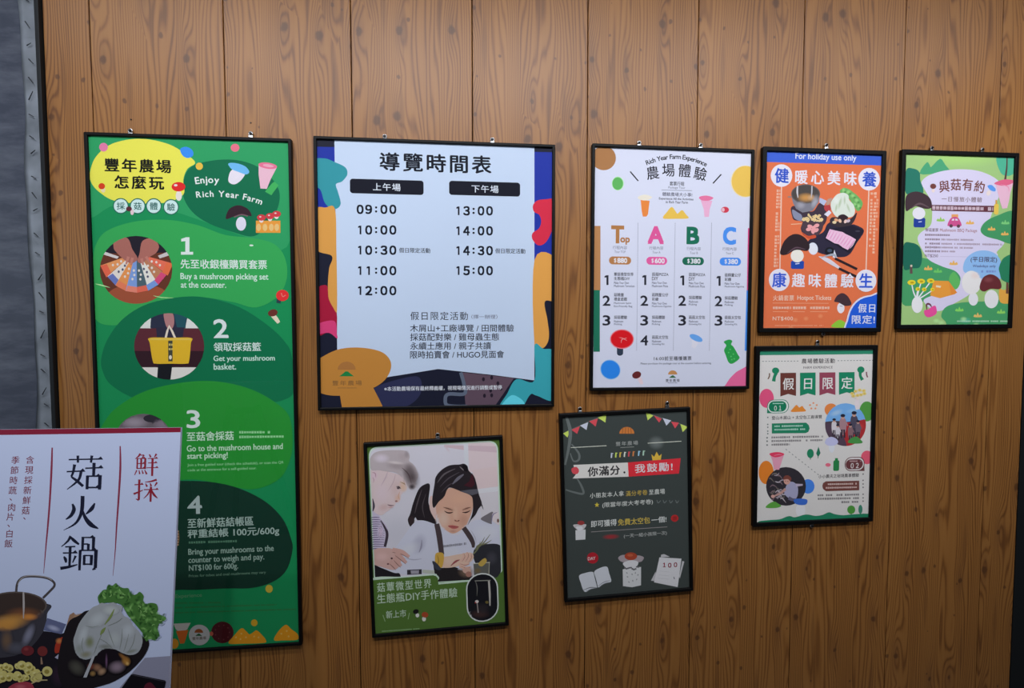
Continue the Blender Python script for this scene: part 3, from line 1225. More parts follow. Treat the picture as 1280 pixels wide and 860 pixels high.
# ------------------------------------------------------------------ 2: the timetable
def poster_times():
    a = poster(2, 'large framed timetable poster with morning and afternoon columns and colourful cut-paper border',
               [(481, 170.5, 1), (615.5, 174.5, 1)], (24, 26, 42), 400)
    OR, TEAL, BLUE = (200, 142, 68), (50, 142, 152), (32, 50, 150)
    a.v(380, 155, .2578)
    a.P([(45, 110), (160, 112), (160, 430), (45, 430)], BLUE)
    a.P([(1110, 135), (1220, 138), (1220, 670), (1110, 670)], BLUE)
    a.P([(147, 62), (1117, 85), (1117, 1243), (900, 1215), (650, 1188), (400, 1228), (163, 1300), (157, 700)], (176, 189, 208))
    a.B([(50, 180), (100, 167), (150, 185), (200, 210), (210, 245), (185, 278), (155, 292), (165, 330), (178, 385), (160, 410), (130, 408), (100, 380), (80, 320), (50, 290)], TEAL)
    a.B([(50, 422), (105, 405), (150, 413), (157, 600), (160, 905), (140, 898), (121, 860), (116, 780), (122, 700), (135, 640), (55, 600)], OR)
    a.B([(1110, 395), (1130, 372), (1170, 365), (1215, 372), (1212, 480), (1190, 545), (1165, 580), (1135, 588), (1108, 560), (1108, 530), (1140, 505), (1150, 470), (1140, 440), (1115, 425)], (200, 42, 66))
    a.T('導覽時間表', 372, 910, 190, 86, (14, 18, 32), .027, 0, 1.2)
    a.rr(224, 270, 581, 340, 14, (16, 18, 32))
    a.rr(705, 280, 1049, 348, 14, (16, 18, 32))
    a.T('上午場', 335, 468, 306, 36, (222, 228, 238), .014, 0, 1.15)
    a.T('下午場', 813, 943, 315, 36, (222, 228, 238), .014, 0, 1.15)
    for s, y in (('09:00', 414), ('10:00', 514), ('10:30', 612), ('11:00', 711), ('12:00', 808)):
        a.clock(s, 257, 446, y, 42, (16, 20, 34))
    for s, y in (('13:00', 421), ('14:00', 518), ('14:30', 614), ('15:00', 711)):
        a.clock(s, 734, 914, y, 42, (16, 20, 34))
    a.T('假日限定活動', 462, 612, 613, 24, (24, 28, 42), .012)
    a.T('假日限定活動', 928, 1073, 616, 24, (24, 28, 42), .012)
    a.v(380, 340, .2578)
    a.B([(55, 100), (110, 65), (120, 130), (150, 188), (160, 210), (160, 300), (160, 320), (120, 292), (55, 300)], (148, 22, 50))
    a.B([(55, 262), (100, 240), (150, 240), (160, 300), (160, 322), (120, 295), (55, 302)], (190, 56, 104))
    a.B([(1118, -60), (1225, -58), (1225, 126), (1168, 143), (1180, 230), (1188, 300), (1180, 345), (1155, 370), (1118, 358)], OR)
    a.B([(345, 560), (480, 515), (560, 512), (565, 590), (500, 650), (385, 665), (350, 610)], (40, 42, 70))
    a.P([(770, 487), (1018, 514), (960, 600), (915, 665), (785, 668)], (84, 66, 78))
    for x, y in ((870, 520), (910, 512), (940, 540), (860, 560), (905, 575), (875, 600), (910, 598), (955, 565)):
        a.ell(x, y, 7, 10, (34, 26, 38))
    a.W([(760, 487), (775, 540), (778, 590), (700, 592), (685, 620), (700, 648), (790, 652)], (84, 92, 108), 17)
    a.B([(1030, 520), (1117, 527), (1118, 356), (1160, 372), (1215, 398), (1215, 612), (1130, 600), (1100, 592), (1070, 640), (1058, 670), (945, 670), (985, 590)], TEAL)
    a.B([(1000, 600), (1045, 610), (1070, 640), (1055, 670), (950, 668)], (92, 194, 208))
    a.B([(60, 445), (100, 405), (180, 372), (280, 367), (370, 385), (413, 420), (422, 465), (395, 520), (340, 560), (250, 590), (160, 600), (90, 590), (60, 560)], (168, 114, 50))
    a.P([(172, 585), (335, 560), (362, 612), (390, 670), (187, 675)], (168, 114, 50))
    emblem(a, 207, 474, 44, (150, 100, 52), (26, 112, 58))
    a.T('豐年農場', 138, 280, 538, 24, (116, 82, 46), .01, 0, 1.3)
    a.G(165, 255, 562, 5, (140, 96, 50), 0, False)
    a.T('假日限定活動', 517, 795, 213, 40, (36, 38, 50), .006, 0, 1.2)
    a.T('（擇一辦理）', 812, 938, 217, 20, (90, 92, 110), .004)
    a.T('木屑山+工廠導覽 / 田間體驗', 517, 1020, 272, 36, (30, 32, 46), .01)
    a.T('採菇配對樂 / 雞母蟲生態', 517, 947, 315, 36, (30, 32, 46), .01)
    a.T('永續土應用 / 親子共讀', 517, 908, 358, 36, (30, 32, 46), .01)
    a.T('限時拍賣會 / HUGO見面會', 517, 972, 400, 36, (30, 32, 46), .01)
    a.T('※本活動農場保有最終釋義權，視現場情況進行調整或暫停', 393, 963, 563, 22, (206, 208, 214), .012)
    finish(a)


# ------------------------------------------------------------------ 3: woman and girl at a craft table
def poster_craft():
    a = poster(3, 'tilted framed green poster with a photo of a woman and a girl doing crafts',
               [(547, 543.5, 1)], (84, 116, 52), 740)
    a.v(440, 530, .17446)
    GR = (84, 116, 52)
    SK, SK2 = (204, 160, 138), (222, 190, 170)
    # photograph area
    def rquad(cs, r):
        o = []
        for k in range(4):
            p, c, q = cs[k - 1], cs[k], cs[(k + 1) % 4]
            la, lb = math.dist(p, c), math.dist(q, c)
            A = (c[0] + (p[0] - c[0]) * r / la, c[1] + (p[1] - c[1]) * r / la)
            B = (c[0] + (q[0] - c[0]) * r / lb, c[1] + (q[1] - c[1]) * r / lb)
            for m in range(7):
                t = m / 6
                o.append(tuple((1 - t) ** 2 * A[n] + 2 * t * (1 - t) * c[n] + t * t * B[n] for n in range(2)))
        return o
    a.P(rquad([(117, 166), (1045, 118), (1080, 1112), (160, 1165)], 72), (206, 226, 206))
    L = [a.loc(p) for p in rquad([(126, 176), (1036, 128), (1070, 1103), (168, 1155)], 66)]
    ink_bg = a.ink((202, 198, 206), 600)
    a.lpoly(L, ink_bg)
    a.clip = sorted(L, key=lambda p: math.atan2(p[1], p[0] - 0.0))
    cxm = sum(p[0] for p in L) / len(L)
    cym = sum(p[1] for p in L) / len(L)
    # convex hull of the photo window, counter-clockwise
    pts = sorted(set(L))

    def half(ps):
        h = []
        for p in ps:
            while len(h) >= 2 and (h[-1][0] - h[-2][0]) * (p[1] - h[-2][1]) - (h[-1][1] - h[-2][1]) * (p[0] - h[-2][0]) <= 0:
                h.pop()
            h.append(p)
        return h
    lo, hi = half(pts), half(reversed(pts))
    a.clip = lo[:-1] + hi[:-1]
    a.P([(830, 120), (1060, 110), (1062, 330), (830, 345)], (208, 190, 192))
    a.P([(660, 150), (1050, 160), (1050, 205), (830, 190), (660, 165)], (190, 168, 174))
    a.P([(800, 140), (832, 138), (838, 330), (806, 330)], (212, 212, 218))
    a.P([(860, 330), (1060, 300), (1062, 470), (900, 480)], (206, 186, 186))
    a.P([(880, 468), (1060, 446), (1062, 480), (900, 498)], (220, 218, 222))
    a.P([(900, 498), (1062, 480), (1068, 700), (930, 690)], (202, 196, 200))
    a.S(560, 320, 200, 220, (206, 202, 212), .7)
    a.S(330, 780, 190, 160, (192, 190, 200), .6)
    # girl: pony tail, far hair
    a.B([(558, 438), (522, 432), (478, 468), (440, 560), (418, 640), (400, 690), (424, 738), (452, 670), (470, 690), (520, 705), (590, 725), (604, 690), (575, 620), (548, 560)], (40, 34, 38))
    a.W([(500, 470, 3), (470, 560, 9), (450, 640, 3)], (84, 74, 78))
    a.W([(530, 500, 3), (505, 590, 8), (520, 670, 3)], (74, 66, 70))
    a.B([(405, 680), (430, 660), (448, 690), (432, 735), (415, 715)], (56, 44, 46))
    # girl: shirt
    a.B([(440, 712), (500, 690), (580, 712), (640, 740), (700, 790), (770, 790), (830, 720), (900, 685), (1000, 700), (1070, 740), (1075, 890), (960, 870), (900, 930), (870, 1010), (600, 1060), (430, 1080), (330, 1070), (240, 1060), (250, 960), (330, 860)], (206, 206, 220))
    a.S(480, 860, 60, 90, (170, 168, 186), .8, 20)
    a.S(400, 900, 120, 50, (226, 226, 234), .8, -25)
    a.S(700, 930, 110, 80, (222, 222, 230), .7)
    a.S(960, 780, 120, 70, (222, 222, 230), .8)
    a.W([(500, 830, 4), (496, 880, 13), (480, 920, 4)], (150, 146, 164))
    a.W([(380, 960, 3), (440, 972, 8), (500, 965, 3)], (176, 174, 190))
    a.W([(850, 760, 3), (880, 810, 7), (890, 850, 3)], (180, 178, 190))
    # girl: face and neck
    a.B([(560, 520), (590, 530), (604, 600), (600, 680), (580, 660), (556, 600)], (216, 186, 178))
    a.B([(690, 462), (770, 470), (850, 510), (868, 575), (852, 650), (822, 712), (782, 757), (728, 784), (682, 766), (640, 722), (612, 660), (602, 590), (630, 520)], SK)
    a.S(655, 680, 60, 80, (226, 196, 178), .9)
    a.S(770, 540, 90, 50, (214, 168, 142), .7)
    a.S(800, 690, 45, 60, (186, 138, 118), .7)
    a.S(740, 640, 26, 60, (222, 184, 160), .8)
    a.S(700, 610, 50, 18, (180, 132, 112), .6, 12)
    a.S(820, 608, 44, 16, (178, 130, 110), .6, -12)
    a.W([(655, 596, 3), (690, 606, 9), (722, 618, 3)], (116, 82, 70))
    a.W([(792, 616, 3), (822, 604, 9), (850, 596, 3)], (116, 82, 70))
    a.W([(662, 622, 3), (682, 634, 8), (704, 636, 9), (724, 630, 3)], (58, 36, 34))
    a.W([(790, 632, 3), (812, 634, 9), (832, 628, 8), (848, 618, 3)], (58, 36, 34))
    a.W([(734, 684, 3), (744, 694, 8), (760, 696, 8), (770, 688, 3)], (168, 112, 96))
    a.ell(741, 692, 6, 4, (120, 70, 62))
    a.ell(764, 692, 6, 4, (120, 70, 62))
    a.B([(688, 730), (715, 724), (740, 728), (766, 736), (745, 750), (718, 750)], (182, 98, 94))
    a.W([(690, 732, 2), (726, 738, 5), (764, 737, 2)], (120, 56, 58))
    a.S(724, 768, 34, 14, (182, 130, 114), .7)
    # girl: hair over the head, with reflections in the glass painted on it
    a.B([(585, 600), (575, 540), (590, 440), (600, 380), (640, 330), (700, 296), (770, 290), (800, 284), (826, 300), (838, 335), (872, 370), (890, 420), (908, 500), (930, 570), (905, 610), (885, 650), (850, 690), (830, 722), (862, 640), (866, 560), (850, 512), (770, 478), (706, 455), (682, 470), (660, 520), (622, 556)], (42, 36, 40))
    a.W([(612, 420, 4), (660, 360, 12), (740, 320, 4)], (92, 84, 88))
    a.W([(630, 450, 3), (690, 390, 9), (770, 345, 3)], (78, 70, 76))
    a.W([(640, 490, 3), (690, 440, 8), (730, 420, 3)], (70, 62, 68))
    a.W([(720, 430, 6), (760, 390, 22), (800, 360, 8)], (104, 100, 110))
    a.B([(790, 300), (812, 292), (830, 310), (826, 340), (800, 330)], (24, 20, 24))
    a.W([(772, 305, 3), (790, 322, 8), (800, 332, 3)], (120, 112, 114))
    a.P([(862, 350), (880, 430), (858, 455), (800, 440), (840, 410)], (66, 30, 38))  # dark red reflection in the glass, painted into the print
    a.P([(840, 470), (900, 465), (908, 495), (860, 510), (770, 480)], (86, 84, 92))
    a.W([(900, 520, 4), (925, 570, 9), (940, 610, 2)], (48, 42, 46))
    # braces
    a.W([(607, 715, 36), (625, 800, 40), (643, 935, 36)], (74, 62, 64), None)
    a.W([(800, 742, 34), (840, 800, 36), (866, 850, 30), (868, 885, 18)], (74, 62, 64), None)
    a.G(655, 815, 875, 17, (120, 116, 124), -.12, False)
    # child behind
    a.B([(922, 678), (965, 648), (1010, 630), (1002, 700), (998, 716), (955, 700)], (116, 110, 114))
    a.B([(1008, 640), (1040, 630), (1060, 650), (1060, 720), (1020, 705), (1004, 680)], (214, 202, 204))
    a.W([(1000, 700, 3), (1010, 650, 7), (1040, 632, 3)], (130, 120, 150))
    a.ell(1046, 692, 8, 14, (120, 90, 80))
    # black bag and stool at right
    a.B([(890, 882), (960, 860), (1070, 880), (1085, 1070), (1040, 1110), (990, 1085), (900, 1020), (868, 940)], (48, 48, 54))
    a.S(1000, 960, 50, 60, (78, 76, 84), .6)
    # leaves
    for x0, y0, x1, y1 in ((880, 900, 990, 790), (890, 880, 950, 810), (900, 870, 1000, 830), (870, 930, 920, 840)):
        a.W([(x0, y0, 9), ((x0 + x1) / 2 + 8, (y0 + y1) / 2 + 6, 8), (x1, y1, 2)], (118, 118, 88))
    # tray, soil
    a.B([(585, 990), (640, 1030), (740, 1025), (850, 1085), (860, 1120), (640, 1150), (600, 1100)], (40, 36, 38))
    a.S(820, 1060, 70, 50, (128, 104, 88), .9)
    a.S(640, 1140, 60, 14, (190, 150, 140), .7)
    # yellow cuff, forearm and hands of the girl
    a.B([(640, 960), (700, 945), (780, 930), (850, 920), (872, 950), (846, 990), (770, 1015), (690, 1030), (640, 1020)], SK2)
    a.S(700, 985, 60, 30, (232, 204, 188), .8)
    a.B([(603, 925), (652, 925), (658, 975), (640, 1030), (600, 1020), (594, 970)], (206, 164, 74))
    a.W([(612, 940, 3), (620, 980, 7), (612, 1015, 3)], (160, 120, 50))
    a.W([(708, 1015, 4), (742, 985, 14), (772, 972, 4)], (152, 74, 78))
    for (x0, y0, x1, y1, x2, y2) in ((780, 985, 800, 950, 796, 925), (805, 985, 826, 945, 822, 918), (828, 990, 848, 955, 850, 928), (765, 1000, 800, 1010, 840, 1000), (770, 1018, 812, 1030, 850, 1022)):
        a.W([(x0, y0, 20), (x1, y1, 17), (x2, y2, 10)], (226, 186, 168))
        a.W([(x0 + 9, y0, 2), (x1 + 9, y1, 4), (x2 + 5, y2, 1)], (176, 122, 110))
    a.ell(822, 1048, 30, 22, (206, 166, 150))
    a.ell(836, 1075, 22, 20, (170, 122, 108))
    # glass jar
    a.P([(870, 1000), (985, 990), (985, 1080), (875, 1095)], (98, 98, 92))
    a.W([(868, 1000), (988, 990)], (190, 186, 170), 6)
    a.W([(984, 992), (980, 1080)], (170, 166, 150), 5)
    a.B([(905, 1000), (950, 960), (965, 985), (930, 1020)], (190, 160, 80))
    a.S(900, 1050, 30, 26, (120, 100, 60), .8)
    # woman: shirt with stripes, neck
    a.v(440, 530, .17446)
    a.B([(120, 610), (180, 640), (215, 690), (250, 735), (262, 800), (248, 870), (230, 905), (150, 905), (120, 800)], (196, 184, 204))
    for k in range(15):
        y = 668 + k * 16
        a.W([(132, y + 3, 4), (170, y, 6), (196 + min(k, 6) * 6, y + 2, 3)], (104, 88, 122))
    a.W([(205, 690, 6), (232, 735, 14), (252, 790, 20), (236, 880, 18)], (66, 56, 66))
    a.S(205, 770, 22, 60, (210, 186, 204), .7)
    # woman: hand
    a.B([(155, 905), (235, 888), (300, 898), (335, 925), (350, 985), (330, 1030), (285, 1045), (200, 1020), (155, 1010)], (206, 168, 160))
    for (x0, y0, x1, y1, x2, y2) in ((290, 902, 360, 918, 410, 952), (310, 925, 352, 956, 390, 995), (300, 960, 330, 990, 352, 1018), (270, 985, 300, 1010, 318, 1036)):
        a.W([(x0, y0, 34), (x1, y1, 32), (x2, y2, 20)], (204, 162, 152))
        a.W([(x0, y0 + 17, 3), (x1 - 4, y1 + 16, 6), (x2 - 4, y2 + 9, 2)], (150, 104, 98))
    a.ell(285, 962, 8, 7, (90, 56, 58))
    a.ell(258, 1002, 8, 6, (110, 66, 70))
    a.S(215, 950, 60, 40, (220, 184, 178), .8)
    a.B([(150, 1015), (210, 1030), (300, 1065), (340, 1070), (330, 1110), (150, 1130)], (34, 30, 36))
    a.P([(395, 1045), (500, 1040), (500, 1075), (395, 1080)], (54, 50, 56))
    a.P([(420, 1050), (480, 1047), (478, 1072), (424, 1074)], (160, 156, 166))
    a.W([(505, 1055), (590, 1060)], (186, 190, 178), 24)
    a.B([(575, 985), (600, 990), (640, 1040), (600, 1040)], (60, 62, 74))
    # woman: face
    a.v(455, 555, .09887)
    a.B([(60, 350), (200, 330), (420, 380), (500, 430), (545, 500), (540, 570), (505, 605), (468, 650), (458, 700), (440, 738), (402, 748), (388, 785), (345, 800), (328, 830), (285, 858), (210, 900), (110, 830), (60, 600)], (206, 186, 186))
    a.S(490, 540, 60, 90, (212, 178, 150), .85, -20)
    a.S(425, 680, 50, 70, (206, 168, 146), .8, 15)
    a.S(400, 560, 80, 140, (196, 168, 164), .6, 12)
    a.S(230, 620, 120, 160, (214, 194, 200), .7)
    a.S(250, 800, 90, 60, (196, 164, 160), .7, -15)
    a.W([(455, 478, 4), (505, 500, 12), (548, 535, 4)], (156, 122, 92))
    a.ell(434, 556, 20, 15, (92, 76, 80))
    a.W([(408, 540, 4), (440, 538, 12), (468, 566, 4)], (70, 56, 58))
    a.W([(452, 600, 3), (436, 660, 10), (452, 704, 3)], (196, 150, 122))
    a.ell(408, 722, 16, 11, (150, 106, 100))
    a.W([(298, 765, 5), (330, 776, 14), (378, 776, 5)], (120, 84, 92))
    a.S(340, 800, 40, 16, (186, 136, 130), .7)
    a.S(130, 400, 60, 80, (214, 186, 196), .9)
    a.W([(105, 360, 5), (140, 370, 14), (150, 420, 6)], (176, 140, 150))
    a.W([(110, 420, 4), (125, 450, 8), (118, 490, 3)], (176, 140, 150))
    a.W([(110, 690, 6), (125, 780, 26), (112, 850, 8)], (70, 62, 74))
    # woman: hair, a bun and a dark fringe
    a.B([(70, 250), (95, 150), (170, 95), (320, 78), (500, 80), (560, 110), (578, 160), (570, 212), (635, 262), (678, 360), (680, 440), (650, 530), (615, 572), (575, 574), (556, 545), (520, 470), (440, 385), (360, 350), (280, 345), (190, 330), (100, 330)], (176, 164, 166))
    a.S(600, 410, 118, 190, (80, 68, 70), .97, -18)
    a.S(560, 330, 90, 110, (104, 92, 94), .8)
    a.S(420, 280, 170, 60, (150, 136, 138), .8, 6)
    a.S(490, 160, 80, 70, (170, 156, 158), .9)
    a.S(540, 130, 40, 60, (142, 130, 134), .7)
    a.S(220, 180, 120, 70, (204, 192, 202), .9)
    a.S(400, 235, 130, 26, (214, 202, 200), .8, 6)
    a.W([(480, 300, 4), (560, 380, 16), (600, 500, 4)], (84, 70, 72))
    a.W([(300, 350, 4), (270, 430, 14), (215, 530, 3)], (186, 164, 172))
    a.W([(400, 380, 4), (370, 480, 10), (300, 600, 3)], (188, 164, 168))
    a.S(606, 540, 50, 44, (54, 44, 50), .95)
    a.clip = None
    # green title block with its pale edge
    a.v(460, 640, .17442)
    ln = [(30, 482), (470, 446), (492, 452), (506, 475), (510, 522), (712, 506)]
    a.B([(20, 478), (250, 462), (468, 442), (494, 450), (510, 470), (514, 508), (712, 488), (800, 560), (600, 640), (300, 640), (20, 640)], (206, 226, 206), 5)
    a.P([(20, 488), (466, 452), (488, 458), (501, 474), (505, 518), (712, 498), (930, 466), (985, 500), (985, 900), (20, 900)], GR)
    a.P([(944, 440), (985, 400), (985, 520), (900, 520), (925, 470)], GR)
    a.rr(705, 436, 935, 786, 112, (216, 220, 216))
    a.rr(714, 445, 926, 777, 104, (26, 26, 32))
    a.S(800, 730, 80, 36, (72, 50, 48), .9)
    a.S(820, 690, 60, 50, (52, 46, 50), .8)
    a.W([(765, 492), (878, 488)], (150, 150, 140), 6)
    a.W([(770, 492, 3), (782, 540, 6), (780, 600, 2)], (120, 120, 112))
    a.W([(866, 492, 14), (872, 580, 14), (874, 670, 8)], (188, 184, 176))
    a.W([(790, 720), (782, 650)], (160, 150, 146), 7)
    a.ell(780, 640, 13, 11, (214, 204, 200))
    a.ell(770, 648, 5, 5, (180, 60, 60))
    a.ell(852, 645, 12, 10, (110, 96, 50))
    a.v(440, 660, .17446)
    a.T('菇蕈微型世界', 182, 570, 410, 66, (188, 206, 184), .010, 0, 1.2)
    a.T('生態瓶DIY手作體驗', 183, 756, 483, 68, (188, 206, 184), .012, 0, 1.05)
    a.T('新上市', 245, 388, 614, 54, (188, 206, 184), .012)
    a.W([(222, 622), (238, 668)], (150, 180, 130), 5)
    a.W([(412, 606), (402, 652)], (150, 180, 130), 5)
    a.ell(469, 624, 13, 15, (220, 218, 210))
    a.ell(458, 597, 21, 17, (28, 26, 26), -20)
    a.ell(516, 650, 14, 17, (222, 218, 208))
    a.ell(523, 620, 24, 20, (170, 76, 44), 10)
    a.G(215, 485, 738, 9, (140, 176, 120), -.07)
    finish(a)


# ------------------------------------------------------------------ 4: the chalkboard poster
def poster_chalk():
    a = poster(4, 'tilted framed chalkboard poster with bunting, a red banner, an open book and a paper bag',
               [(725, 511, 1), (834, 504, 1)], (62, 68, 66), 640)
    YG, RD, WH = (188, 206, 96), (198, 74, 82), (204, 208, 222)
    a.v(690, 490, .1628)
    a.W([(80, 330), (140, 292), (215, 258), (285, 225), (350, 200), (420, 168)], (110, 116, 112), 3)
    for t, c in (([(85, 318), (138, 290), (120, 350)], YG), ([(148, 290), (215, 262), (193, 322)], RD), ([(215, 258), (278, 232), (265, 292)], WH),
                 ([(285, 225), (352, 203), (335, 265)], RD), ([(352, 197), (418, 170), (410, 235)], YG)):
        a.P(t, c)
    a.W([(715, 155), (780, 178), (850, 202), (915, 228), (985, 246), (1045, 268)], (110, 116, 112), 3)
    for t, c in (([(720, 155), (778, 180), (735, 218)], YG), ([(782, 180), (842, 205), (822, 235)], RD), ([(850, 200), (915, 218), (878, 258)], WH),
                 ([(915, 228), (975, 235), (945, 280)], RD), ([(985, 245), (1043, 268), (1003, 308)], YG)):
        a.P(t, c)
    # chalk strokes
    ch = (98, 104, 102)
    a.W([(110, 190, 20), (140, 300, 28), (130, 420, 22), (100, 560, 14)], ch)
    a.W([(150, 400, 10), (205, 470, 16), (205, 520, 16), (165, 530, 12), (140, 470, 8)], ch)
    a.W([(190, 660, 8), (225, 720, 16), (240, 780, 16), (170, 770, 14), (105, 750, 10)], ch)
    a.S(800, 390, 70, 60, (120, 126, 124), .6)
    emblem(a, 575, 320, 58, (186, 112, 56), None)
    for k in range(4):
        a.W([(540 + k * 23, 318), (545 + k * 20, 272)], (140, 84, 46), 4)
    a.T('豐年農場', 490, 660, 394, 32, (148, 150, 146), .008, 0, 1.25)
    a.W([(525, 427), (630, 421)], (140, 142, 136), 4)
    a.W([(145, 427), (418, 412)], (196, 198, 184), 5)
    a.W([(735, 393), (993, 378)], (196, 198, 184), 5)
    for k, (x, c) in enumerate(zip((455, 488, 521, 555, 588, 622, 664, 700), (WH, YG, (226, 190, 80), (210, 214, 200), RD, (190, 120, 70), (150, 190, 210), (160, 190, 170)))):
        a.W([(x, 506 - k * 2.6), (x + 4, 468 - k * 2.6)], c, 11)
        a.W([(x + 4, 470 - k * 2.6), (x + 15, 472 - k * 2.6)], c, 5)
    a.P([(165, 560), (582, 541), (588, 650), (158, 664), (185, 630), (172, 600)], (216, 212, 206))
    a.B([(150, 590), (185, 575), (207, 600), (195, 628), (160, 625)], RD)
    a.P([(582, 541), (988, 508), (975, 626), (588, 650)], (204, 48, 58))
    a.P([(763, 478), (785, 497), (803, 458), (822, 492), (842, 474), (836, 520), (772, 525)], (230, 190, 74))
    a.T('你滿分', 276, 520, 605, 72, (44, 42, 44), .030, 0, 1.1)
    a.ell(556, 617, 8, 8, (44, 42, 44))
    a.T('我鼓勵!', 638, 925, 580, 66, (226, 222, 224), .018, 0, 1.2)
    gt, gd = (192, 194, 188), (178, 152, 70)
    a.T('小朋友本人拿', 292, 552, 787, 40, gt, .012, 0, 1.15)
    a.T('滿分考卷', 567, 732, 775, 40, gd, .012, 0, 1.1)
    a.T('至農場', 745, 866, 766, 40, gt, .012, 0, 1.1)
    a.v(690, 625, .1628)
    st = []
    for k in range(10):
        r = 21 if k % 2 == 0 else 9
        st.append((345 + r * math.sin(math.pi * k / 5), 38 - r * math.cos(math.pi * k / 5)))
    a.P(st, (198, 180, 66))
    a.T('(限當年度大考考卷)', 388, 775, 28, 44, gt, .010)
    for k in range(4):
        a.W([(805 + k * 48, 0, 5), (815 + k * 48, 22, 7), (835 + k * 46, 4, 5)], (104, 110, 108))
    a.T('即可獲得', 300, 496, 178, 50, (210, 212, 208), .012)
    a.T('免費太空包', 507, 752, 163, 50, (198, 172, 78), .012)
    a.T('一個!', 764, 878, 151, 46, (210, 212, 208), .012)
    a.W([(300, 245), (885, 206)], (140, 134, 132), 5)
    a.S(452, 282, 75, 24, (158, 48, 54), .95, -3)
    a.T('(一天一組小孩限一次)', 553, 882, 266, 34, (172, 174, 170), .008)
    a.ell(942, 140, 29, 27, (178, 44, 46))
    a.T('讚', 926, 958, 140, 30, (130, 40, 40), .01)
    # bags
    a.P([(180, 232), (258, 226), (256, 303), (182, 308)], (206, 206, 206))
    a.B([(162, 192), (200, 186), (228, 188), (263, 188), (248, 220), (215, 236), (185, 222)], (190, 184, 184))
    a.ell(222, 176, 27, 17, (146, 58, 58))
    a.B([(188, 205), (230, 205), (236, 225), (212, 236), (190, 225)], (214, 212, 214))
    a.ell(312, 445, 44, 43, (176, 36, 48))
    a.T('DAY', 276, 333, 449, 24, (224, 214, 214), .02)
    a.B([(208, 582), (255, 560), (315, 553), (332, 600), (347, 670), (300, 682), (262, 706), (240, 692), (222, 640)], (208, 210, 216), 4)
    a.B([(323, 556), (358, 526), (420, 511), (438, 560), (454, 626), (405, 640), (355, 672), (340, 620)], (208, 210, 216), 4)
    a.W([(319, 555, 3), (335, 610, 7), (350, 672, 4)], (60, 64, 66))
    a.W([(240, 692, 2), (295, 672, 6), (345, 674, 3)], (110, 112, 116))
    a.W([(262, 700, 2), (310, 682, 4), (345, 676, 2)], (110, 112, 116))
    a.W([(362, 668, 2), (405, 642, 6), (450, 632, 3)], (110, 112, 116))
    a.W([(352, 662, 2), (400, 630, 4), (448, 618, 2)], (120, 122, 126))
    a.B([(508, 445), (530, 425), (565, 422), (610, 440), (660, 425), (704, 440), (690, 470), (660, 480), (610, 500), (555, 480), (525, 470)], (166, 154, 158))
    a.ell(605, 432, 48, 30, (168, 70, 48))
    a.ell(600, 424, 22, 10, (190, 96, 66))
    a.P([(543, 532), (600, 520), (684, 514), (683, 655), (615, 670), (545, 661)], (210, 210, 210))
    a.B([(545, 485), (605, 462), (660, 475), (650, 510), (605, 535), (570, 522)], (214, 212, 214))
    for k in range(10):
        a.ell(560 + k * 11.5, 520 + 8 * math.sin(k * 1.3) + (6 if 2 < k < 8 else 0), 8, 6, (104, 102, 106))
    for x, y in ((580, 590), (615, 570), (650, 610), (590, 630), (640, 560), (620, 620), (660, 575), (575, 560)):
        a.ell(x, y, 7, 4, (150, 150, 152), x)
    a.P([(838, 420), (860, 415), (905, 436), (835, 440)], (190, 188, 190))
    a.P([(1000, 468), (1016, 473), (982, 602), (975, 590)], (192, 190, 192))
    a.P([(795, 550), (800, 575), (785, 622), (760, 620)], (192, 190, 192))
    a.P([(825, 440), (994, 450), (965, 669), (783, 632)], (214, 212, 214))
    a.one(852, 872, 499, 34, (136, 42, 60))
    a.T('００', 892, 960, 499, 34, (136, 42, 60), .04)
    for y in (545, 575, 600):
        a.W([(830 - (y - 545) * .3, y), (900, y + 8)], (196, 194, 196), 3)
    a.W([(935, 590), (940, 608)], (110, 110, 116), 6)
    finish(a)


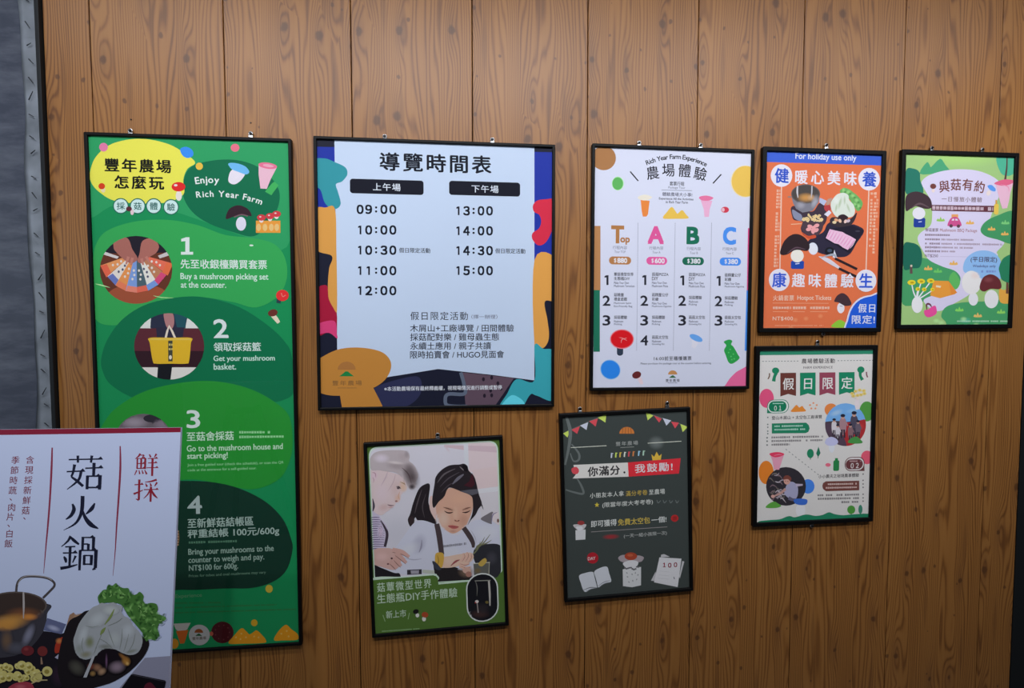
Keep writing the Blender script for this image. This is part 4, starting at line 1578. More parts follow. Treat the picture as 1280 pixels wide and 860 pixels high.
# ------------------------------------------------------------------ 5: packages T A B C
def poster_packages():
    a = poster(5, 'white framed poster comparing four packages in columns headed by coloured capital letters',
               [(799, 178.5, 1), (876, 181.5, 1)], (208, 210, 226), 340)
    BR, PK, GN, BL = (164, 112, 64), (206, 82, 140), (24, 102, 78), (70, 134, 216)
    INKD, GY = (36, 36, 46), (120, 122, 138)
    a.v(730, 165, .1976)
    a.ell(125, 165, 77, 77, (166, 116, 72))
    a.ell(214, 326, 38, 44, (178, 220, 172))
    a.ell(213, 326, 34, 40, (92, 170, 88))
    a.ell(1020, 312, 92, 101, (240, 222, 176))
    a.ell(1022, 312, 88, 97, (226, 186, 86))
    a.arc('Rich Year Farm Experience', [(392, 196), (585, 155), (778, 206)], 40, INKD, .022)
    for q, x, y, an in (('農', 434, 258, 9), ('場', 534, 241, 3), ('體', 637, 244, -3), ('驗', 736, 264, -9)):
        a.ch(q, x, y, 84, INKD, .010, an)
    a.W([(292, 250), (343, 310)], INKD, 8)
    a.W([(868, 268), (816, 325)], INKD, 8)
    a.T('套票行程', 542, 634, 327, 26, INKD, .012)
    a.T('Package Tour', 534, 640, 354, 18, GY, .01)
    a.W([(490, 367), (682, 371)], GY, 3)
    a.T('體驗農場大小事!', 497, 685, 395, 24, (70, 72, 90), .01)
    a.T('Experience All the Activities', 475, 692, 425, 18, (60, 62, 76), .02)
    a.T('in Rich Year Farm', 518, 657, 444, 16, (60, 62, 76), .02)
    a.P([(358, 430), (415, 435), (405, 520), (395, 535), (372, 535), (365, 500)], (226, 132, 64))
    a.B([(340, 412), (385, 396), (430, 412), (400, 432), (360, 430)], (236, 228, 210))
    a.P([(738, 432), (812, 435), (795, 490), (790, 537), (762, 537), (758, 490)], (236, 178, 208))
    a.B([(728, 412), (772, 402), (818, 416), (790, 434), (745, 432)], (216, 112, 150))
    a.B([(500, 546), (525, 505), (555, 474), (578, 500), (592, 516), (620, 494), (645, 522), (660, 546), (580, 549)], (224, 184, 80), 4)
    a.ell(892, 492, 25, 19, (196, 58, 76))
    a.ell(880, 492, 10, 12, (226, 180, 190))
    a.rect(60, 594, 104, 1002, (170, 120, 76))
    a.rect(60, 1000, 100, 1390, (30, 102, 78))
    a.P([(1037, 608), (1090, 610), (1080, 1002), (1030, 1002)], (202, 72, 124))
    a.P([(1028, 1002), (1090, 1002), (1080, 1387), (1016, 1383)], (62, 128, 206))
    for x0, x1 in ((342, 333), (577, 565), (807, 793)):
        n = 60
        for k in range(n):
            t = k / n
            y = 575 + (1388 - 575) * t
            x = x0 + (x1 - x0) * t
            a.W([(x, y), (x, y + 8)], (96, 98, 116), 2.6, False)
    a.T('T', 177, 248, 648, 102, BR, .055)
    a.T('op', 231, 288, 690, 42, BR, .045)
    a.T('A', 408, 501, 652, 102, PK, .055)
    a.T('B', 654, 725, 655, 100, GN, .055)
    a.T('C', 884, 957, 657, 102, BL, .055)
    for x, y, t in ((182, 731, 'Tour TOP'), (412, 734, 'Tour A'), (649, 738, 'Tour B'), (876, 740, 'Tour C')):
        a.T('行程內容', x, x + 90, y, 22, GY, .006)
        w_ = 70 if 'TOP' in t else 50
        a.T(t, x + 46 - w_ / 2, x + 46 + w_ / 2, y + 27, 15, GY, .01)
    for x0, x1, y, c, s in ((158, 298, 813, (166, 114, 70), '880'), (395, 526, 815, (206, 86, 144), '600'), (622, 759, 817, (24, 96, 74), '380'), (858, 993, 820, (66, 130, 214), '380')):
        a.rr(x0, y - 25, x1, y + 25, 25, c)
        a.T('$', x0 + 32, x0 + 46, y, 30, (236, 234, 240), .02)
        a.T(s, x0 + 54, x0 + 114, y, 30, (240, 238, 244), .04)
    a.v(730, 330, .1976)
    IK = (34, 34, 44)
    cols = (
        (125, 190, ((102, '1', '蕈菇微型世界', '生態瓶DIY', 'Make Your Own', 'Mushroom Terrarium'), (232, '2', '菇精靈', '禮盒遊戲', 'Mushroom Spirit', 'Eco-Friendly Bag'), (357, '3', '採菇體驗', None, 'Mushroom', 'Picking'))),
        (364, 430, ((102, '1', '菇菇PIZZA', 'DIY', 'Make Your Own', 'Mushroom Pizza'), (232, '2', '菇精靈公仔', '彩繪', 'Make Your Own', 'Mushroom Figurine'), (357, '3', '採菇體驗', None, 'Mushroom', 'Picking'), (483, '4', '菇菇太空包', None, 'Mushroom', 'Growing Kit'))),
        (604, 663, ((104, '1', '菇菇PIZZA', 'DIY', 'Make Your Own', 'Mushroom Pizza'), (232, '2', '採菇體驗', None, 'Mushroom', 'Picking'), (357, '3', '菇菇太空包', None, 'Mushroom', 'Growing Kit'))),
        (834, 890, ((107, '1', '菇精靈公仔', '彩繪', 'Make Your Own', 'Mushroom Figurine'), (235, '2', '採菇體驗', None, 'Mushroom', 'Picking'), (358, '3', '菇菇太空包', None, 'Mushroom', 'Growing Kit'))),
    )
    for nx, tx, rows in cols:
        for y, n, l1, l2, e1, e2 in rows:
            wd = 26 if n == '1' else 46
            nx0 = nx + (4 if n == '1' else -6)
            if n == '1':
                a.one(nx0, nx0 + wd, y, 62, IK, False)
            else:
                a.T(n, nx0, nx0 + wd, y, 62, IK, .035)
            wc = 20.5

            def wdt(s):
                return sum(wc if ord(q) > 0x2E80 else wc * .62 for q in s)
            if l2:
                a.T(l1, tx, tx + wdt(l1), y - 37, 22, IK, .014)
                a.T(l2, tx, tx + wdt(l2), y - 10, 22, IK, .014)
                ys = (y + 17, y + 37)
            else:
                a.T(l1, tx, tx + wdt(l1), y - 20, 22, IK, .014)
                ys = (y + 6, y + 25)
            for s, yy in zip((e1, e2), ys):
                a.T(s, tx, tx + len(s) * 7.2, yy, 15, (78, 80, 98), .015)
    a.rr(208, 505, 248, 580, 18, (44, 54, 70))
    a.ell(240, 475, 76, 62, (232, 130, 140))
    a.ell(240, 475, 70, 56, (192, 22, 30))
    a.W([(222, 465, 3), (245, 470, 6), (272, 485, 3)], (236, 140, 140))
    a.W([(235, 500, 3), (240, 478, 6), (270, 468, 3)], (236, 140, 140))
    a.ell(167, 668, 66, 62, (160, 206, 240), 35)
    a.ell(167, 668, 62, 57, (42, 126, 214), 35)
    a.W([(346, 715, 24), (358, 740, 24), (368, 760, 16)], (226, 204, 210))
    a.ell(333, 702, 29, 22, (90, 34, 36), -20)
    emblem(a, 561, 699, 29, (172, 122, 74), (50, 92, 60))
    a.T('豐年農場', 517, 604, 737, 19, IK, .008, 0, 1.3)
    a.G(530, 590, 752, 5, GY, 0, False)
    a.W([(705, 480, 40), (700, 505, 36), (690, 530, 24)], (206, 204, 214))
    a.ell(709, 468, 44, 19, (104, 162, 226), 24)
    a.B([(884, 492), (918, 478), (938, 488), (930, 508), (946, 525), (972, 570), (983, 598), (940, 630), (915, 622), (898, 580), (886, 545), (900, 515)], (40, 140, 66), 4)
    for x, y in ((915, 560), (930, 585), (945, 570), (925, 540), (950, 600), (935, 605)):
        a.ell(x, y, 5, 5, (76, 172, 92))
    a.B([(895, 800), (905, 750), (945, 700), (990, 668), (1060, 650), (1080, 800)], (206, 94, 138))
    a.T('16:00前至櫃檯購票', 443, 680, 597, 26, IK, .014, 0, 1.15)
    a.T('Please purchase the package tour at the counter before entering', 360, 805, 630, 15, (70, 72, 86), .015)
    finish(a)


# ------------------------------------------------------------------ 6: orange hotpot poster
def poster_hotpot():
    a = poster(6, 'orange framed hotpot poster with a blue strip along its top edge',
               [(1033, 181.5, 1), (1029, 417.5, 0)], (206, 106, 68), 310)
    WT, BL = (236, 232, 242), (46, 80, 184)
    a.v(940, 165, .15693)
    a.P([(100, 120), (1070, 120), (1070, 268), (100, 238)], (62, 96, 200))
    a.T('For holiday use only', 348, 832, 205, 62, (232, 234, 246), .022)
    a.W([(235, 430), (222, 1090)], (242, 206, 186), 9)
    a.W([(931, 460), (908, 1100)], (242, 206, 186), 9)
    # vertical notes
    for k in range(24):
        x = 207 - k * 1.0
        if k not in (6, 13):
            a.G(x - 11, x + 11, 468 + k * 26, 20, (236, 196, 170))
    for k in range(19):
        a.G(985 - k * .9 - 10, 985 - k * .9 + 10, 490 + k * 26, 19, (238, 200, 172))
    for k in range(17):
        a.G(955 - k * .9 - 10, 955 - k * .9 + 10, 490 + k * 26, 19, (238, 200, 172))
    for x, y, q in ((235, 347, '健'), (932, 376, '養')):
        a.ell(x, y, 86, 90, WT)
        a.ch(q, x + 3, y, 116, BL, .026)
    for q, x, y in (('暖', 392, 358), ('心', 522, 362), ('美', 653, 366), ('味', 783, 370)):
        a.ch(q, x, y, 108, WT, .024)
    # food photograph
    a.v(980, 225, .11628)
    a.B([(470, 470), (560, 440), (700, 480), (760, 480), (860, 545), (780, 680), (705, 800), (600, 830), (430, 800), (330, 760), (240, 700), (300, 620), (420, 560)], (44, 40, 58))
    a.B([(75, 300), (130, 280), (300, 340), (380, 250), (440, 280), (460, 420), (400, 520), (320, 610), (220, 600), (180, 520), (200, 450), (110, 430), (85, 380)], (62, 50, 62))
    a.B([(88, 320), (150, 350), (190, 380), (190, 440), (110, 410)], (128, 132, 154))
    a.P([(80, 175), (385, 150), (372, 240), (310, 330), (200, 350), (130, 310), (98, 250)], (122, 120, 130))
    a.ell(232, 150, 156, 104, (96, 90, 88))
    a.ell(232, 150, 146, 94, (74, 68, 66))
    a.S(235, 190, 110, 60, (196, 142, 78), .95)
    a.S(290, 190, 50, 40, (200, 160, 120), .8)
    a.W([(145, 65, 16), (142, 130, 18), (150, 190, 8)], (196, 192, 196))
    a.W([(300, 62, 12), (298, 130, 14), (292, 190, 6)], (180, 178, 184))
    a.S(330, 230, 40, 90, (172, 172, 182), .7, 20)
    a.S(180, 270, 60, 50, (168, 166, 176), .6)
    a.ell(60, 182, 22, 10, (150, 120, 110))
    a.P([(385, 190), (460, 225), (430, 275), (378, 240)], (170, 178, 206))
    a.P([(470, 205), (520, 190), (510, 235), (470, 285), (450, 260)], (176, 140, 124))
    a.B([(430, 285), (490, 270), (500, 320), (450, 335)], (170, 62, 66))
    a.P([(430, 370), (482, 325), (510, 352), (470, 395)], (216, 212, 226))
    a.P([(475, 395), (520, 370), (530, 415), (490, 420)], (204, 120, 84))
    # greens and cabbage
    a.B([(600, 130), (640, 85), (700, 100), (740, 130), (790, 170), (845, 245), (820, 320), (785, 330), (750, 280), (690, 190)], (104, 166, 92))
    for x, y, r in ((640, 110, 30), (690, 130, 34), (740, 170, 34), (780, 220, 34), (800, 280, 30), (760, 260, 24)):
        a.S(x, y, r, r * .8, (152, 202, 128), .8, x)
        a.S(x + 18, y + 20, r * .6, r * .5, (62, 118, 62), .8)
    a.B([(500, 470), (520, 400), (700, 420), (780, 350), (760, 430), (700, 500), (600, 510)], (56, 46, 52))
    a.B([(500, 270), (520, 210), (570, 155), (640, 138), (690, 165), (700, 215), (745, 265), (762, 330), (745, 385), (690, 402), (620, 375), (570, 400), (520, 345)], (206, 212, 200))
    for x, y, rx, ry, an in ((600, 250, 20, 80, 15), (690, 300, 16, 70, -20), (560, 300, 16, 60, 10), (650, 220, 14, 60, 0)):
        a.S(x, y, rx, ry, (164, 180, 146), .8, an)
    a.S(560, 220, 40, 50, (226, 230, 222), .8)
    a.B([(585, 385), (640, 370), (690, 405), (640, 430), (590, 420)], (48, 34, 40))
    for x, y, c in ((600, 440, (214, 176, 150)), (660, 445, (222, 190, 180)), (560, 430, (204, 150, 110)), (690, 440, (190, 170, 180)), (540, 455, (210, 190, 150))):
        a.ell(x, y, 22, 16, c, x)
    # enoki and prawns
    a.B([(190, 500), (230, 430), (400, 430), (420, 500), (380, 580), (300, 610), (220, 570)], (74, 58, 66))
    rnd = random.Random(3)
    for k in range(26):
        x, y = 205 + rnd.random() * 200, 375 + rnd.random() * 65
        a.ell(x, y, 17, 12, (228, 202, 150), rnd.random() * 90)
        a.ell(x, y, 7, 5, (196, 160, 96))
    a.ell(402, 425, 20, 18, (230, 204, 150))
    for x, y in ((280, 500), (320, 520), (350, 490), (310, 550), (265, 530), (345, 540)):
        a.ell(x, y, 30, 20, (224, 156, 158), x * 2)
    a.W([(75, 476), (190, 470)], (236, 196, 160), 7)
    a.B([(190, 560), (260, 600), (330, 590), (340, 620), (260, 630)], (190, 78, 50))
    # tray of sliced meat
    a.P([(470, 530), (730, 488), (860, 545), (700, 785), (560, 700), (440, 640)], (34, 30, 44))
    a.P([(490, 528), (560, 545), (630, 560), (660, 580), (715, 605), (772, 640), (730, 700), (685, 752), (630, 725), (585, 690), (540, 680), (448, 625)], (228, 182, 208))
    for k in range(9):
        t = k / 8
        a.W([(505 + 255 * t, 540 + 100 * t, 3), (480 + 240 * t, 590 + 105 * t, 9), (462 + 230 * t, 622 + 112 * t, 3)], (206, 140, 178))
        a.W([(520 + 250 * t, 545 + 100 * t, 2), (495 + 240 * t, 597 + 105 * t, 6), (474 + 230 * t, 628 + 110 * t, 2)], (244, 216, 230))
    a.ell(790, 550, 26, 10, (60, 56, 70))
    a.ell(312, 738, 52, 66, (214, 216, 228), -10)
    a.ell(308, 738, 40, 54, (228, 228, 236), -10)
    a.ell(490, 765, 52, 44, (26, 26, 34))
    a.ell(490, 760, 26, 18, (62, 74, 92))
    a.P([(540, 750), (575, 850), (520, 830)], (196, 196, 206))
    # lower half
    a.v(940, 290, .15693)
    a.W([(530, 195, 4), (600, 225, 34), (700, 290, 18)], (196, 190, 198))
    a.W([(545, 205, 3), (640, 180, 18), (670, 200, 10)], (150, 156, 166))
    a.W([(660, 210), (836, 296)], (44, 32, 36), 19)
    a.W([(690, 290), (835, 358)], (44, 32, 36), 19)
    a.rr(310, 230, 414, 294, 12, (32, 66, 150))
    a.W([(345, 255), (378, 250)], (200, 206, 226), 7)
    a.ell(360, 190, 52, 52, (226, 222, 212))
    a.B([(224, 155), (255, 75), (310, 25), (370, 18), (430, 55), (458, 110), (438, 150), (350, 142), (280, 178), (236, 182)], (46, 34, 38))
    a.W([(280, 170, 4), (350, 125, 12), (425, 140, 4)], (88, 68, 78))
    for x, y, q in ((217, 382, '康'), (906, 388, '生')):
        a.ell(x, y, 83, 89, WT)
        a.ch(q, x, y, 116, BL, .026)
    for q, x, y in (('趣', 370, 385), ('味', 500, 386), ('體', 628, 388), ('驗', 757, 388)):
        a.ch(q, x, y, 108, WT, .022)
    c2 = (242, 206, 184)
    a.T('火鍋套票', 168, 334, 525, 44, c2, .012, 0, 1.1)
    a.T('Hotpot Tickets', 362, 632, 529, 46, c2, .02)
    a.W([(165, 566), (610, 568)], (236, 170, 136), 4)
    for x0, x1 in ((167, 297), (326, 430), (463, 612)):
        a.G(x0, x1, 604, 21, c2)
        a.W([(x0, 634), (x1 - 10, 635)], (234, 160, 124), 5)
    a.T('NT$400', 165, 325, 691, 34, c2, .02, 0, 1.1)
    for x, y in ((430, 690), (345, 700), (310, 760), (545, 670)):
        a.S(x, y, 26, 22, (236, 150, 104), .8)
    a.G(165, 570, 745, 8, (234, 160, 124))
    a.ell(707, 605, 29, 42, (206, 202, 208))
    a.W([(700, 590), (722, 592)], (110, 90, 100), 4)
    a.B([(655, 552), (680, 505), (722, 487), (765, 515), (792, 576), (742, 588), (690, 562)], (62, 44, 50))
    a.B([(632, 755), (660, 720), (700, 700), (740, 718), (782, 752), (710, 762)], (126, 176, 54))
    a.B([(752, 800), (756, 690), (790, 595), (855, 528), (940, 503), (1030, 503), (1030, 800)], (228, 226, 240))
    a.B([(764, 800), (768, 695), (800, 603), (862, 540), (942, 514), (1040, 514), (1040, 810)], (32, 82, 186))
    a.T('假日', 846, 980, 607, 68, (230, 230, 244), .020, 0, 1.15)
    a.T('限定!', 796, 978, 697, 68, (230, 230, 244), .020, 0, 1.1)
    finish(a)


# ------------------------------------------------------------------ 7: light green camping poster
def poster_camp():
    a = poster(7, 'light green framed poster of camping mushrooms at the right end of the wall',
               [(1165, 185, 1), (1228, 187, 1)], (151, 184, 118), 300)
    a.v(1110, 170, .1511)
    LG, DG = (151, 184, 118), (66, 142, 92)
    a.S(600, 180, 400, 90, (170, 212, 120), .8)
    a.B([(262, 312), (320, 218), (345, 240), (358, 256), (430, 188), (475, 240), (516, 306), (390, 312)], (76, 160, 116), 3)
    a.B([(140, 1045), (300, 1010), (450, 1080), (560, 1120), (605, 1190), (560, 1290), (350, 1350), (120, 1390)], DG)
    a.B([(902, 165), (1060, 165), (1060, 280), (1000, 330), (930, 300)], (80, 176, 142))
    a.W([(985, 150, 8), (982, 260, 12), (968, 370, 18)], (88, 60, 62))
    a.B([(275, 385), (330, 330), (450, 290), (600, 275), (750, 290), (880, 345), (940, 420), (910, 520), (870, 610), (840, 690), (775, 770), (800, 820), (950, 870), (945, 910), (900, 960), (900, 1010), (760, 1230), (660, 1320), (540, 1390), (440, 1445), (370, 1440), (310, 1390), (300, 1350), (400, 1310), (540, 1275), (600, 1190), (560, 1120), (450, 1080), (340, 1025), (285, 945), (245, 855), (270, 800), (350, 740), (365, 640), (355, 540), (300, 440)], (216, 208, 232))
    a.B([(765, 775), (805, 710), (900, 660), (1050, 630), (1050, 880), (900, 855), (800, 825)], DG)
    a.B([(150, 285), (210, 270), (260, 300), (268, 370), (292, 440), (275, 480), (150, 475)], (42, 116, 98))
    a.rr(212, 676, 308, 756, 14, (36, 60, 140))
    a.W([(250, 712), (278, 708)], (190, 196, 220), 7)
    a.ell(255, 640, 53, 50, (228, 224, 232))
    a.B([(150, 500), (220, 460), (300, 478), (350, 522), (360, 590), (305, 602), (222, 580), (150, 620)], (66, 50, 56))
    a.W([(190, 600, 5), (260, 560, 16), (340, 592, 5)], (98, 78, 84))
    BRN = (112, 62, 58)
    for q, x, y, an in (('與', 465, 417, 7), ('菇', 561, 402, 2), ('有', 658, 403, -3), ('約', 757, 420, -9)):
        a.ch(q, x, y, 92, BRN, .018, an)
    a.ell(374, 452, 13, 16, (238, 220, 214))
    a.ell(373, 416, 25, 22, (112, 62, 58))
    a.ell(832, 472, 18, 22, (236, 220, 214), 30)
    a.B([(822, 415), (855, 405), (888, 435), (885, 458), (850, 450)], (92, 152, 226))
    a.T('一日慢旅小體驗', 445, 778, 524, 42, (108, 80, 86), .006, 0, 1.2)
    a.P([(358, 570), (878, 578), (874, 630), (358, 618)], (96, 52, 62))
    a.G(366, 860, 594, 30, (206, 186, 196), .02)
    a.P([(888, 390), (1040, 375), (1012, 470), (1000, 540), (985, 596), (945, 602), (925, 540), (910, 480)], (240, 192, 212))
    a.B([(878, 395), (920, 370), (980, 358), (1045, 372), (1010, 400), (950, 412)], (216, 100, 132))
    a.W([(930, 400, 3), (990, 420, 8), (1000, 460, 3)], (224, 140, 168))
    a.rr(876, 560, 914, 650, 14, (226, 192, 84))
    a.rect(888, 530, 902, 562, (200, 150, 60))
    a.rect(525, 648, 580, 674, (216, 152, 92))
    a.B([(492, 738), (500, 710), (520, 680), (550, 668), (580, 678), (598, 706), (608, 735), (595, 746), (505, 746)], (192, 78, 132))
    a.P([(525, 700), (546, 700), (546, 684), (532, 686)], (226, 216, 232))
    a.P([(556, 700), (580, 700), (572, 686), (556, 684)], (226, 216, 232))
    a.ell(521, 744, 14, 14, (88, 60, 72))
    a.ell(582, 746, 14, 14, (88, 60, 72))
    tuft(a, 435, 692, 32, (142, 188, 84))
    tuft(a, 678, 716, 32, (230, 178, 96))
    tuft(a, 856, 768, 30, (230, 178, 96))
    tuft(a, 966, 808, 30, (230, 178, 96))
    tuft(a, 970, 716, 32, (118, 190, 116))
    a.T('鮮菇套票', 310, 416, 777, 28, (96, 66, 76), .010)
    a.T('Mushroom BBQ Package', 430, 737, 784, 34, (150, 96, 104), .008)
    a.v(1110, 290, .1511)
    for y, x1 in ((25, 510), (62, 706), (97, 940), (128, 702), (160, 556)):
        a.G(306, x1 if x1 < 520 else 430, y - 2, 17, (110, 84, 98), .015)
        if x1 > 520:
            a.G(440, x1, y, 15, (140, 116, 130), .015, False)
    a.T('NT$250', 306, 412, 198, 28, (96, 70, 90), .014, 0, 1.1)
    a.W([(430, 202), (680, 206)], (170, 158, 184), 3)
    a.B([(620, 300), (645, 220), (715, 166), (800, 152), (880, 175), (928, 230), (942, 320), (935, 385), (780, 385), (650, 345)], (152, 196, 242))
    a.T('(平日限定)', 684, 902, 230, 50, (64, 48, 78), .014)
    a.T('Weekdays only', 700, 890, 285, 28, (70, 72, 120), .014)
    a.G(770, 882, 326, 20, (104, 120, 180))
    a.B([(130, 105), (200, 90), (262, 125), (282, 205), (262, 290), (200, 300), (130, 302)], (30, 96, 78))
    a.W([(190, 280, 20), (192, 345, 22)], (90, 70, 70))
    a.ell(192, 280, 9, 9, (190, 180, 160))
    a.B([(440, 690), (480, 620), (600, 585), (780, 575), (1040, 575), (1040, 800), (560, 800), (470, 735)], DG)
    a.S(640, 730, 60, 30, (70, 170, 150), .6)
    a.B([(920, 470), (955, 480), (1025, 470), (1025, 578), (930, 582)], (228, 168, 74))
    a.W([(988, 390, 18), (985, 510, 22)], (98, 62, 52))
    a.B([(918, 290), (960, 212), (1040, 200), (1040, 405), (950, 402), (925, 345)], (40, 118, 84))
    a.B([(505, 380), (545, 330), (592, 395), (590, 440), (560, 475), (520, 450)], (88, 166, 88))
    a.P([(375, 402), (500, 405), (560, 512), (430, 548), (348, 525)], (226, 152, 62))
    a.P([(500, 405), (572, 502), (522, 522)], (206, 126, 52))
    a.P([(398, 440), (438, 446), (434, 462), (396, 456)], (240, 226, 190))
    for x, y, rx, ry in ((195, 418, 34, 21), (274, 408, 32, 21), (352, 404, 30, 20), (246, 472, 19, 16), (298, 475, 19, 16), (366, 476, 17, 15)):
        a.W([(x, y + 6, 10), ((x + 240) / 2 - 6, (y + 540) / 2 + 20, 10), (240, 560, 14)], (232, 230, 234))
        a.ell(x, y, rx, ry, (228, 208, 54))
        a.ell(x + 3, y + 1, rx * .45, ry * .4, (170, 140, 30))
    a.ell(240, 602, 46, 68, (232, 230, 230))
    a.W([(322, 650, 6), (320, 600, 14), (345, 598, 14), (362, 625, 6)], (96, 48, 66))
    a.B([(298, 650), (330, 640), (384, 608), (402, 640), (396, 680), (340, 706), (306, 690)], (222, 78, 148))
    a.ell(705, 555, 40, 54, (232, 230, 234))
    a.ell(690, 418, 80, 98, (226, 222, 220))
    a.S(720, 360, 50, 40, (238, 214, 206), .6)
    a.ell(855, 555, 58, 76, (234, 232, 232))
    a.B([(758, 445), (788, 375), (850, 350), (912, 380), (938, 440), (922, 472), (850, 470), (800, 492), (766, 480)], (96, 42, 46))
    a.S(830, 395, 50, 30, (130, 70, 74), .7)
    for x, y, c in ((332, 300, (230, 178, 96)), (412, 322, (98, 178, 92)), (542, 258, (230, 178, 96)), (590, 642, (120, 190, 90)), (742, 690, (230, 190, 110)), (935, 660, (130, 190, 90))):
        tuft(a, x, y, 33, c)
    for x, y in ((400, 735), (440, 750), (625, 720), (730, 770)):
        a.S(x, y, 34, 24, (176, 220, 150), .7)
    a.G(558, 1000, 738, 13, (190, 226, 196))
    finish(a)


# ------------------------------------------------------------------ 8: holiday events poster
def poster_events():
    a = poster(8, 'pale framed poster with four hanging pennants and round photos, under the orange poster',
               [(1022, 427.5, 1), (1015, 657.5, 0)], (196, 192, 188), 560)
    GN, BRN, DK = (28, 116, 82), (96, 52, 46), (50, 44, 46)
    a.v(935, 420, .1454)
    a.P([(90, 128), (1110, 120), (1110, 155), (90, 165)], (44, 122, 94))
    a.T('農場體驗活動', 462, 747, 214, 42, DK, .012, 0, 1.15)
    a.T('FARM EXPERIENCE', 477, 727, 270, 20, (86, 78, 78), .02, 0, 1.1)
    x = 122
    while x < 1085:
        if not 440 < x < 752:
            a.W([(x, 218 - (x - 122) * .009), (x + 14, 218 - (x - 122) * .009)], (96, 104, 102), 5)
        x += 27
    for x0, x1, c, q in ((278, 413, BRN, '假'), (447, 581, (26, 116, 84), '日'), (614, 751, (132, 62, 78), '限'), (782, 916, (26, 116, 84), '定')):
        ya = 318 - (x0 - 278) * .012
        yb = 520 - (x0 - 278) * .028
        xm = (x0 + x1) / 2
        a.P([(x0, yb), (xm, yb - 22), (x1, yb - 4), (x1, ya - 2), (x0, ya)], c)
        a.ch(q, xm + 2, 411 - (x0 - 278) * .014, 102, (230, 228, 224), .012)
    a.W([(242, 318, 30), (228, 350, 26), (220, 390, 32)], GN)
    a.ell(237, 298, 31, 27, GN)
    a.W([(184, 320), (184, 345), (172, 370)], (106, 82, 66), 11)
    a.W([(965, 310, 28), (966, 345, 24), (984, 378, 30)], GN)
    a.ell(970, 290, 31, 28, GN)
    a.W([(1018, 308), (1020, 332), (1028, 356)], (112, 66, 76), 11)
    a.ell(160, 536, 62, 82, (216, 82, 122))
    a.rr(163, 547, 352, 664, 58, (30, 112, 84))
    a.P([(163, 664), (168, 600), (220, 655), (240, 663)], (30, 112, 84))
    a.rr(169, 552, 346, 659, 52, (220, 226, 220))
    a.rr(178, 561, 331, 650, 45, (22, 110, 78))
    a.T('０１', 225, 286, 620, 42, (226, 232, 228), .02)
    a.G(212, 305, 580, 9, (170, 206, 190))
    a.B([(368, 650), (390, 618), (415, 593), (432, 606), (442, 614), (466, 602), (482, 622), (497, 646), (430, 652)], (216, 132, 54), 4)
    for k in range(5):
        a.ell(562 + 30 * math.sin(k * 1.257), 602 - 26 * math.cos(k * 1.257), 9, 8, (206, 140, 100))
    a.ell(714, 634, 56, 54, (224, 132, 70))
    a.ell(1022, 648, 64, 86, (74, 136, 60))
    # first round photo
    a.ellclip(838, 762, 176, 184)
    a.ell(838, 762, 176, 184, (112, 164, 214))
    a.S(760, 660, 70, 30, (176, 204, 230), .8, -20)
    a.S(900, 640, 80, 24, (150, 190, 226), .8, -14)
    a.B([(650, 745), (760, 730), (850, 738), (950, 725), (1030, 735), (1030, 800), (650, 800)], (70, 58, 66))
    a.B([(820, 760), (900, 745), (1030, 730), (1030, 960), (780, 960)], (156, 44, 48))
    a.B([(650, 760), (740, 770), (800, 830), (840, 960), (650, 960)], (76, 60, 74))
    a.S(950, 780, 60, 40, (186, 62, 62), .7)
    for x, y, s, sh in ((740, 745, .8, (190, 182, 186)), (815, 720, 1.05, (150, 116, 122)), (912, 700, 1.15, (70, 66, 82)), (770, 790, .7, (184, 178, 184)), (880, 790, .8, (122, 92, 98)), (945, 760, .8, (96, 84, 96))):
        a.B([(x - 24 * s, y), (x, y - 14 * s), (x + 24 * s, y), (x + 28 * s, y + 70 * s), (x + 12 * s, y + 120 * s), (x - 14 * s, y + 120 * s), (x - 26 * s, y + 70 * s)], sh)
        a.W([(x - 8 * s, y + 80 * s), (x - 12 * s, y + 150 * s)], (50, 44, 54), 14 * s)
        a.W([(x + 10 * s, y + 80 * s), (x + 14 * s, y + 148 * s)], (50, 44, 54), 14 * s)
        a.W([(x + 20 * s, y + 12 * s, 13 * s), (x + 40 * s, y + 50 * s, 9 * s)], sh)
        a.ell(x, y - 22 * s, 15 * s, 18 * s, (176, 136, 122))
        a.ell(x, y - 34 * s, 19 * s, 13 * s, (36, 36, 52))
    a.clip = None
    a.W([(938, 545, 26), (936, 590, 38), (942, 632, 28)], (230, 218, 220))
    for x, y in ((895, 495), (925, 475), (960, 465), (995, 470), (1000, 495), (970, 505), (940, 510), (905, 515)):
        a.W([(x, y, 6), (940, 548, 8)], (226, 214, 204))
        a.ell(x, y, 17, 13, (226, 206, 124))
        a.ell(x, y, 7, 5, (190, 150, 70))
    a.T('登山木屑山 + 太空包工廠導覽', 205, 637, 699, 32, DK, .012)
    for y in (700, 760, 785, 818, 840):
        a.ell(170, y, 6, 6, (90, 100, 96))
    a.P([(205, 752), (500, 745), (523, 768), (530, 795), (518, 825), (495, 835), (205, 838)], (32, 116, 84))
    a.G(226, 472, 776, 15, (178, 212, 196), -.02)
    a.G(226, 488, 806, 15, (178, 212, 196), -.02)
    # lower half
    a.v(935, 540, .1511)
    a.G(194, 612, 45, 17, (88, 82, 84), -.02)
    a.G(194, 612, 75, 17, (88, 82, 84), -.02)
    a.G(194, 338, 105, 17, (88, 82, 84), -.02)
    for y in (48, 76, 108):
        a.ell(158, y, 7, 7, (100, 104, 102))
    a.B([(825, 85), (855, 50), (895, 38), (930, 62), (945, 90), (880, 96)], (66, 132, 66))
    for k in range(11):
        t = k / 10
        x, y = 312 + 262 * t, 142 + 205 * t
        a.W([(x, y), (x + 10, y + 8)], (120, 118, 118), 6)
    a.W([(516, 195), (516, 228)], (40, 90, 66), 6)
    a.ell(516, 178, 28, 38, (34, 118, 84))
    a.W([(581, 190), (579, 218)], (40, 90, 66), 5)
